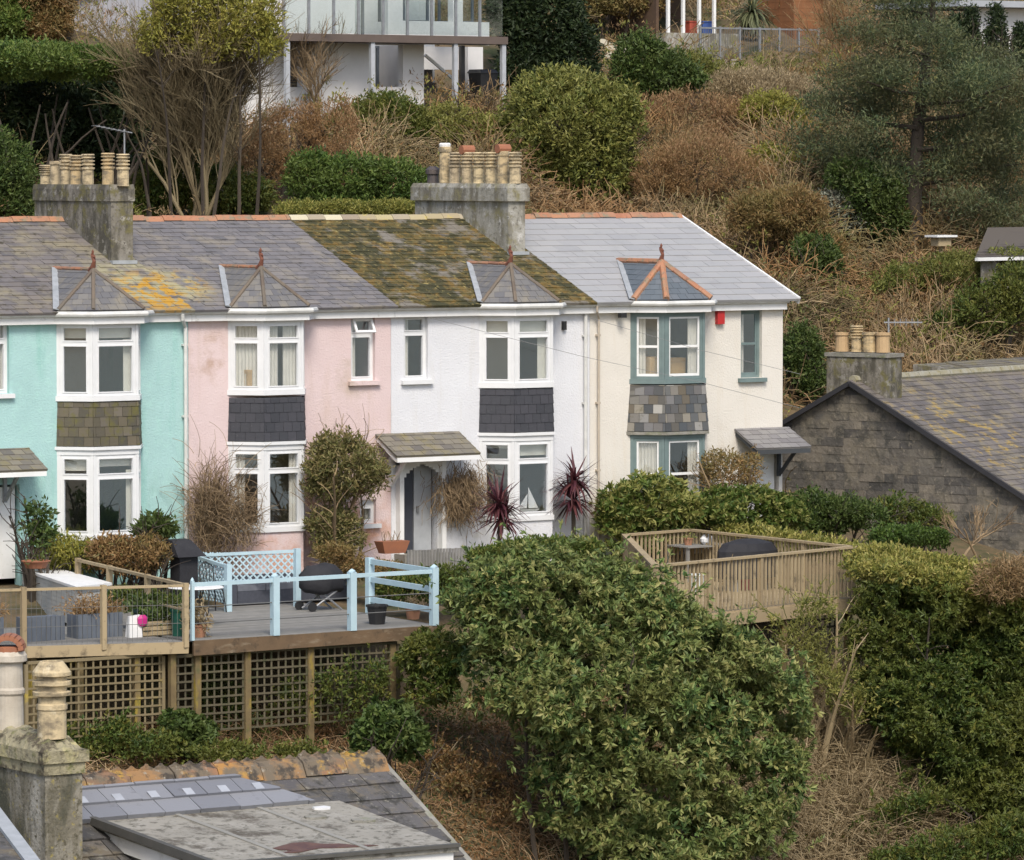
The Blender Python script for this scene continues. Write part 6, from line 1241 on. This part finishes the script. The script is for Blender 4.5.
for (px_, h_, r_, kd) in ((52, .62, .135, 'louvre'), (9, .66, .16, 'plain')):
    y_ = onP(px_, 735, 0, c0.x + wv / 2).y; m = MB(); z_ = zt + .09
    if kd == 'louvre': m.lathe((c0.x + wv / 2, y_, z_), [(.125, 0), (.125, .24), (.135, .25), (.135, .29), (.12, .3), (.12, .36), (.16, .37), (.165, .4), (.13, .41), (.13, .45), (.165, .46), (.165, .49), (.13, .5), (.13, .53), (.165, .54), (.165, .57), (.1, .66), (.085, .66), (.08, .6)], 22, .6)
    else: m.lathe((c0.x + wv / 2, y_, z_), [(.13, 0), (.125, .3), (.14, .32), (.14, .35), (.125, .37), (.12, .58), (.16, .6), (.16, .65), (.13, .7), (.11, .7)], 22, .6)
    po = m.build('chimney_pot', G['pot'] if kd == 'louvre' else material('pale_weathered_pot', (.55, .5, .42), (.42, .37, .3), 7, .85, .004, 25, layers=[((.3, .22, .14), 3, .55, .75)]), CH)
    if kd != 'louvre':
        m = MB(); cx_, zz_ = c0.x + wv / 2, z_ + .7; 
        for s in range(9): th0, th1 = s / 9 * math.pi, (s + 1) / 9 * math.pi; a_, b_ = (Vector((cx_, y_, zz_)) + RT * (.12 * math.cos(t_)) + Z3 * (.11 * math.sin(t_)) for t_ in (th0, th1)); m.beam(a_, b_, .26, .045, ((a_ + b_) / 2 - Vector((cx_, y_, zz_))).normalized())
        m.lathe((cx_, y_, zz_ - .02), [(.14, 0), (.14, .04), (.11, .05)], 16, .5); m.build('terracotta_cowl', G['potred'], po)
# roof verge of that house in the very corner
v0, v1 = W(-2, 822, 41), W(28, 862, 40); dd = (v1 - v0); m = MB(); pl = [v0 + Z3 * .0, v1, v1 + dd + Vector((-3, 0, 0)), v0 + Vector((-3, 0, 0)) - dd]
slate_face(m, [v1 + dd * 1.5, v0 - dd * .6, v0 - dd * .6 + Vector((-3, 0, .0)), v1 + dd * 1.5 + Vector((-3, 0, 0))][::-1], .3, .24, (1, 0, 0)); m.build('roof', SM['fg'], R2_)
m = MB(); m.beam(v0 - dd * .6 + Z3 * .05, v1 + dd * 1.5 + Z3 * .05, .12, .03); m.build('lead_flashing', G['lead'], R2_)

# ---------------------------------------------------------------- buildings on the hill
G['dkglass'] = glass_mat('dim_glass', .07)
YB = W(400, 100, 132).y
def wp(px_, py_, dy=0.): return onP(px_, py_, 1, YB + dy)
R = thing('modern_white_house', 'white modern house with glass balcony on steel posts at the top of the slope', 'house', wp(400, 105))
xa, xb = wp(285, 38).x, wp(508, 38).x; zf = wp(400, 38).z; zw = zf - 2.3
white = material('white_house_render', (.72, .71, .7), (.64, .63, .62), 2, .9)
dk = material('undercroft_shade', (.05, .045, .04), (.08, .07, .06), 3, .6)  # shade of the undercroft and rooms behind, put into the colour
m = MB(); m.box(xa - .3, xb, YB, YB + 1.1, zf - .12, zf + .08, .5); m.build('balcony_slab', material('brown_slab_edge', (.13, .1, .085)), R)
m = MB(); wx0, wx1 = wp(225, 60, 1.1).x, wp(424, 60, 1.1).x; hl = [(wp(288, 60, 1.1).x, wp(302, 60, 1.1).x, wp(295, 87, 1.1).z, wp(295, 46, 1.1).z), (wp(369, 60, 1.1).x, wp(403, 60, 1.1).x, wp(400, 87, 1.1).z, wp(400, 45, 1.1).z)]
wall_grid(m, Vector((0, YB + 1.1, 0)), Vector((1, 0, 0)), Vector((0, -1, 0)), wx0, wx1, zw - 1.5, zf - .13, .25, hl)
m.box(wx1 - .2, wx1, YB + 1.4, YB + 3.85, zw - 1.5, zf - .13, .5); uw0, uw1 = wp(225, 20, 1.1).x, xb + .2
hl2 = [(wp(265 + k, 20, 1.1).x, wp(265 + k2, 20, 1.1).x, zf + .5 * (k > 120), zf + 2.4) for k, k2 in ((92, 125), (140, 190), (200, 235))]
wall_grid(m, Vector((0, YB + 1.2, 0)), Vector((1, 0, 0)), Vector((0, -1, 0)), uw0, uw1, zf - .12, zf + 3, .25, hl2); m.box(uw0, uw1, YB + 3.9, YB + 4.1, zf - 5, zf + 3, .5); m.box(uw0 - .2, uw0 - .001, YB + 1.1, YB + 4.1, zf - 5, zf + 3, .5)
x2, x3 = wp(468, 60, 2.6).x, wp(483, 60, 2.6).x; m.box(x2, x3, YB + 2.6, YB + 2.9, zw - 1.5, zf - .13, .5); m.box(wx1 + .01, x3 - .01, YB + 3.0, YB + 3.2, zf - .75, zf - .13, .5)
m.build('wall', white, R)
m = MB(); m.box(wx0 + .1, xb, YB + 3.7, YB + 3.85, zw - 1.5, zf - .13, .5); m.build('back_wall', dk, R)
for h in hl + hl2:
    F, Gl = MB(), MB(); yy = YB + (2.28 if h in hl else 2.38); frame_window(F, Gl, Vector((h[0], yy, 0)), Vector((1, 0, 0)), Vector((0, -1, 0)), h[1] - h[0], h[2], h[3], 'plain', marg=0)
    F.box((h[0] + h[1]) / 2 - .03, (h[0] + h[1]) / 2 + .03, yy, yy + .05, h[2] + .06, h[3] - .06, .5); f = F.build('window', WD['grp'], R); Gl.build('pane', G['dkglass'], f)
for px_ in (287, 372, 455, 503, 462): p = wp(px_, 100, .1 if px_ != 462 else 1.8); gz = Hs(p.x, p.y) - .3; m = MB(); m.beam((p.x, p.y, gz), (p.x, p.y, zf - .12), .12, .12, (0, 1, 0)); m.build('steel_post', material('steel_post_%d' % px_, (.45, .47, .5) if px_ != 462 else (.12, .11, .1), None, 5, .4), R)
m = MB(); m.beam(wp(425, 55, 1.8), wp(452, 78, 1.8), .07, .07); m.build('brace', G['whitepaint'], R)
n = 9
for i in range(n):
    x0_, x1_ = lerp(xa, xb - .1, i / n), lerp(xa, xb - .1, (i + 1) / n)
    m = MB(); m.box(x0_ + .05, x1_ - .05, YB + .05, YB + .065, zf + .1, zf + 1.05, .5); m.build('balcony_glass', G['clear'], R)
    m = MB(); m.box(x0_ - .03, x0_ + .03, YB + .03, YB + .1, zf + .08, zf + 1.1, .5); m.build('baluster', G['metal'], R)
m = MB(); m.box(xa, xb - .05, YB + .03, YB + .1, zf + 1.101, zf + 1.15, .5); m.build('balcony_rail', G['metal'], R)
m = MB(); m.box(wp(410, 60, 3).x, xb, YB + 3.5, YB + 3.6, zw - 1, zw + 1.2, .5); m.build('undercroft_shade_panel', dk, R)  # dark panel whose colour stands in for shade deep in the undercroft
p = wp(483, 108, 1.0); p.z = Hs(p.x, p.y) - .1; R = thing('wheelie_bin', 'black wheelie bin by the steel posts of the white modern house', 'bin', p); m = MB(); m.solid([p + Vector((x, y, 0)) for x, y in ((-.2, -.22), (.2, -.22), (.2, .22), (-.2, .22))], [p + Vector((x, y, 1.1)) for x, y in ((-.28, -.3), (.28, -.3), (.28, .3), (-.28, .3))], .5); m.build('body', G['black'], R)
m = MB(); m.solid([p + Vector((x, y, 1.101)) for x, y in ((-.3, -.32), (.3, -.32), (.3, .34), (-.3, .34))], [p + Vector((x, y, 1.2)) for x, y in ((-.22, -.25), (.22, -.25), (.22, .34), (-.22, .34))], .5); m.build('lid', G['black'], R)
# grey shed
p = W(105, 45, 138); sh = .36; R = thing('grey_shed', 'pale grey boarded shed with a sloping roof at the top left', 'shed', p); m = MB(); x0_, x1_ = p.x - 1.6, p.x + 1.5
for i in range(22): a, b = lerp(x0_, x1_, i / 22), lerp(x0_, x1_, (i + 1) / 22) - .01; m.solid([(a, p.y, p.z - 2), (b, p.y, p.z - 2), (b, p.y + 2.5, p.z - 2), (a, p.y + 2.5, p.z - 2)], [(a, p.y, p.z + 1.0 + (a - x0_) * sh), (b, p.y, p.z + 1.0 + (b - x0_) * sh), (b, p.y + 2.5, p.z + 1.0 + (b - x0_) * sh), (a, p.y + 2.5, p.z + 1.0 + (a - x0_) * sh)])
m.build('wall', material('grey_shed_board', (.4, .4, .43), None, 5, .9, ramp=[(.33, .33, .36), (.42, .42, .45)]), R)
m = MB(); m.solid([(x0_ - .3, p.y - .2, p.z + .92), (x1_ + .1, p.y - .2, p.z + .92 + 3.3 * sh), (x1_ + .1, p.y + 2.7, p.z + .92 + 3.3 * sh), (x0_ - .3, p.y + 2.7, p.z + .92)], [(x0_ - .3, p.y - .2, p.z + 1.0), (x1_ + .1, p.y - .2, p.z + 1.0 + 3.3 * sh), (x1_ + .1, p.y + 2.7, p.z + 1.0 + 3.3 * sh), (x0_ - .3, p.y + 2.7, p.z + 1.0)], .5); m.build('roof', G['chimcap'], R)
# pergola / summer house
c_, tp_ = ground(745, 60, 300, 115); YS = c_.y
def sp2(px_, py_, dy=0.): return onP(px_, py_, 1, YS + dy)
a = sp2(667, 28, 1); b = sp2(722, 28, 1); R = thing('summer_house', 'summer house with white posts and dark open front at the top', 'summer house', (a + b) / 2)
m = MB(); m.box(a.x - .4, b.x + .3, YS + 3.4, YS + 3.5, a.z - 1.5, a.z + 2.2, .5); m.box(a.x - .4, a.x - .3, YS + 1, YS + 3.39, a.z - 1.5, a.z + 2.2, .5); m.build('wall', material('brown_boarding', (.12, .075, .045), (.08, .05, .035), 3, .9), R)
m = MB(); m.box(a.x - .8, b.x + .8, YS + .4, YS + 3.9, a.z + 2.21, a.z + 2.35, .5); m.build('roof', SM['can'], R)
for px_ in (668, 683, 699, 714): q_ = sp2(px_, 28, .8); m = MB(); m.beam((q_.x, q_.y, q_.z - 1.2), (q_.x, q_.y, a.z + 2.2), .09, .09, (0, 1, 0)); m.build('post', G['whitepaint'], R)
m = MB(); m.box(a.x - .4, b.x + .4, YS + .6, YS + 3.9, a.z - 1.5, a.z - .15, .5); m.build('base', G['chim2'], R)
for (px_, c2_, lab) in ((705, (.05, .1, .3), 'small blue crate by the summer house posts'), (692, (.4, .08, .05), 'red box inside the open summer house')): q_ = sp2(px_, 27, 1.4); q_.z = a.z - .15; m = MB(); m.box(q_.x - .2, q_.x + .2, q_.y - .15, q_.y + .15, q_.z, q_.z + .35, .5); m.box(q_.x - .22, q_.x + .22, q_.y - .17, q_.y + .17, q_.z + .351, q_.z + .39, .5); o = m.build('storage_crate', material('crate_%d' % px_, c2_), None); tag(o, lab, 'crate')
a, b = sp2(700, 58), sp2(818, 58); R = thing('metal_railing', 'grey metal mesh railing along the terrace at the top', 'railing', (a + b) / 2); zt_ = a.z + .9
m = MB(); n = 70
for i in range(n + 1): x = lerp(a.x, b.x, i / n); m.beam((x, YS, a.z - .0), (x, YS, zt_), .012, .012)
m.build('mesh', WD['wire'], R); m = MB(); m.beam((a.x, YS, zt_), (b.x, YS, zt_), .05, .05); m.build('rail', G['metal'], R)
for i in range(7): x = lerp(a.x, b.x, i / 6); m = MB(); m.beam((x, YS, a.z - .5), (x, YS, zt_ + .05), .06, .06); m.build('post', G['metal'], R)
R = thing('terrace_wall', 'rough stone retaining wall below the metal railing', 'wall', (a + b) / 2 - Z3); m = MB(); slate_face(m, [Vector((a.x - 2, YS + .1, a.z - 1.6)), Vector((b.x, YS + .1, a.z - 1.6)), Vector((b.x, YS + .1, a.z - .02)), Vector((a.x - 2, YS + .1, a.z - .02))], .4, .22, (1, 0, 0), th=.06, jit=.03, wj=.5); m.build('stonework', slate('pale_stone', [(.3, .27, .22), (.4, .36, .3), (.24, .21, .17), (.35, .32, .28)]), R)
m = MB(); m.box(a.x - 2, b.x, YS + .14, YS + 7, a.z - 1.6, a.z - .03, .5); m.build('terrace_slab', G['chim'], R)
p = sp2(752, 50, 1.2); p.z = a.z; R = thing('cabbage_palm', 'cabbage palm with drooping spiky crown above the metal railing', 'tree', p); h_ = sp2(752, 12, 1.2); m = MB(); m.tube([p, p.lerp(h_, .5) + Vector((.05, 0, 0)), h_], [.12, .1, .09], 8); m.build('trunk', FM['bark'], R)
m = MB(); n = 240; D = rdir(n); D[:, 2] = D[:, 2] * .8 + .15; C = grow(np.tile(np.array(h_), (n, 1)), D, RG.uniform(.7, 1.1, n), 4, .3, 1.3, .03); s_ = unit(np.cross(C[:, 1] - C[:, 0], np.tile([0, 0, 1.], (n, 1)))); W_ = [.025, .035, .03, .02, .004]; T = RG.random(n)
for k in range(4): m.quads(np.stack([C[:, k] - s_ * W_[k], C[:, k] + s_ * W_[k], C[:, k + 1] + s_ * W_[k + 1], C[:, k + 1] - s_ * W_[k + 1]], 1), T)
m.build('crown', FM['palm'], R)
p = sp2(808, 11, 2.5); R = thing('orange_shed', 'orange-brown timber shed at the top edge right of the palm', 'shed', Vector((p.x, p.y, a.z))); m = MB(); clap(m, p.x - .55, p.x + .6, p.y, p.y + 2, a.z, p.z + .9, 12); m.build('wall', material('orange_boarding', (.28, .12, .05), (.2, .09, .04), 4, .8), R)
m = MB(); m.solid([(p.x - .7, p.y - .3, p.z + .91), (p.x + .9, p.y - .3, p.z + .45), (p.x + .9, p.y + 2.3, p.z + .45), (p.x - .7, p.y + 2.3, p.z + .91)], [(p.x - .7, p.y - .3, p.z + .99), (p.x + .9, p.y - .3, p.z + .53), (p.x + .9, p.y + 2.3, p.z + .53), (p.x - .7, p.y + 2.3, p.z + .99)], .5); m.build('roof', SM['can'], R)
p, t_ = ground(605, 60, 300, 115); R = thing('cream_outbuilding', 'small outbuilding with pale cream roof left of the dark green shrub', 'outbuilding', p); k = t_ / FPX; m = MB(); m.box(p.x - 1, p.x + 1.3, p.y + .2, p.y + 2, p.z - 1.5, p.z + .1, .5); m.build('wall', WM['c'], R)
m = MB(); m.solid([(p.x - 1.2, p.y, p.z + .02), (p.x + 1.5, p.y, p.z + .02), (p.x + 1.5, p.y + 2.2, p.z + .6), (p.x - 1.2, p.y + 2.2, p.z + .6)], [(p.x - 1.2, p.y, p.z + .08), (p.x + 1.5, p.y, p.z + .08), (p.x + 1.5, p.y + 2.2, p.z + .68), (p.x - 1.2, p.y + 2.2, p.z + .68)], .5); m.build('roof', material('cream_roof', (.5, .45, .33), (.42, .38, .28), 2, .8), R)
q_ = W(597, 78, t_ - 3); m = MB(); m.beam(q_ - Z3 * .6, q_ + Vector((-.12, 0, .35)), .05, .05); o = m.build('marker_pole', material('yellow_pole', (.7, .6, .1)), None); tag(o, 'short slanting yellow and white pole above the round olive shrub', 'pole')
# white building top right
p, t_ = ground(1000, 66, 300, 115); p = W(1000, 66, t_ - 4); t_ -= 4; R = thing('white_villa', 'white walled building with grey flat roof edge at the top right corner', 'building', p); m = MB(); x0_ = W(962, 40, t_ + 3).x
hlv = [(x0_ + 2.2, x0_ + 3.4, p.z + 0.2, p.z + 1.2)]; wall_grid(m, Vector((0, p.y + 2.5, 0)), Vector((1, 0, 0)), Vector((0, -1, 0)), x0_, x0_ + 7, p.z - 2, W(1000, 8, t_ + 3).z, .25, hlv); m.box(x0_, x0_ + 7, p.y + 5, p.y + 5.2, p.z - 2, p.z + 1.5, .5); m.build('wall', white, R)
m = MB(); zz_ = W(1000, 8, t_ + 3).z; m.box(x0_ - 1, x0_ + 8, p.y + 1.9, p.y + 6, zz_ + .01, zz_ + .2, .5); m.build('roof', material('grey_roof_edge', (.4, .42, .45)), R)
F, Gl = MB(), MB(); h = hlv[0]; frame_window(F, Gl, Vector((h[0], p.y + 2.58, 0)), Vector((1, 0, 0)), Vector((0, -1, 0)), h[1] - h[0], h[2], h[3], 'plain', marg=0); f = F.build('window', G['upvc'], R); Gl.build('pane', G['glass'], f)
# slate roof and hut at the right edge
p = W(975, 258, 121); R = thing('slate_cottage', 'brown slate roof with white gutter at the right edge below the pine', 'cottage', p); m = MB(); b0_, b1_ = p, p + Vector((6, 1, 0)); slate_face(m, [b0_, b1_, b1_ + Vector((0, 2.2, .7)), b0_ + Vector((2.2, 2.2, .7))], .26, .18, (6, 1, 0)); m.build('roof', slate('brown_slate', [(.075, .062, .055), (.1, .085, .07), (.06, .052, .05)]), R)
m = MB(); m.beam(b0_ + Vector((0, -.06, -.03)), b1_ + Vector((0, -.06, -.03)), .1, .08); m.build('gutter', G['whitepaint'], R); m = MB(); m.solid([b0_ + Vector((.3, .15, -2)), b1_ + Vector((0, .15, -2)), b1_ + Vector((0, 2.1, -2)), b0_ + Vector((2.3, 2.1, -2))], [b0_ + Vector((.3, .15, -.06)), b1_ + Vector((0, .15, -.06)), b1_ + Vector((0, 2.1, .5)), b0_ + Vector((2.3, 2.1, .5))], .5); m.build('wall', G['chim'], R)
p = W(941, 246, 124); R = thing('bird_table', 'small pale-roofed wooden bird hut beside the pine trunk', 'hut', p); m = MB(); m.box(p.x - .2, p.x + .2, p.y - .15, p.y + .15, p.z, p.z + .22, .5); m.build('box', WD['wood'], R)
m = MB(); m.box(p.x - .32, p.x + .32, p.y - .25, p.y + .25, p.z + .221, p.z + .27, .5); m.build('roof', G['whitepaint'], R); m = MB(); m.beam((p.x, p.y, Hs(p.x, p.y) - .3), (p.x, p.y, p.z - .001), .07, .07); m.build('post', WD['wood'], R)
# ---------------------------------------------------------------- camera, light, view
cd = bpy.data.cameras.new('camera'); cam = bpy.data.objects.new('camera', cd); COL.objects.link(cam)
cd.sensor_width = 36; cd.lens = FPX / 1024 * 36; cd.clip_start = 1; cd.clip_end = 3000
cam.matrix_world = Matrix(((RT.x, UP.x, -FW.x, CAM.x), (RT.y, UP.y, -FW.y, CAM.y), (RT.z, UP.z, -FW.z, CAM.z), (0, 0, 0, 1)))
S.camera = cam
w = bpy.data.worlds.new('World'); S.world = w; w.use_nodes = True; nt = w.node_tree
bg = nt.nodes['Background']; sky = nt.nodes.new('ShaderNodeTexSky'); sky.sky_type = 'NISHITA'; sky.sun_disc = False
SUN_EL, SUN_AZ = math.radians(48), math.radians(205)    # azimuth clockwise from +Y
sky.sun_elevation = SUN_EL; sky.sun_rotation = SUN_AZ; sky.air_density = 1.0; sky.dust_density = 2.5; sky.ozone_density = 1
nt.links.new(sky.outputs[0], bg.inputs[0]); bg.inputs[1].default_value = .135
sd = bpy.data.lights.new('sun', 'SUN'); sd.energy = 2.2; sd.angle = math.radians(20); sd.color = (1, .94, .84); sun = bpy.data.objects.new('sun', sd); COL.objects.link(sun)
dv = Vector((math.sin(SUN_AZ) * math.cos(SUN_EL), math.cos(SUN_AZ) * math.cos(SUN_EL), math.sin(SUN_EL)))
sun.rotation_euler = dv.to_track_quat('Z', 'Y').to_euler()
S.view_settings.view_transform = 'Standard'; S.view_settings.look = 'None'; S.view_settings.gamma = 1; S.view_settings.use_curve_mapping = False
S.view_settings.exposure = 0.43
S.cycles.max_bounces = 6; S.cycles.transparent_max_bounces = 12
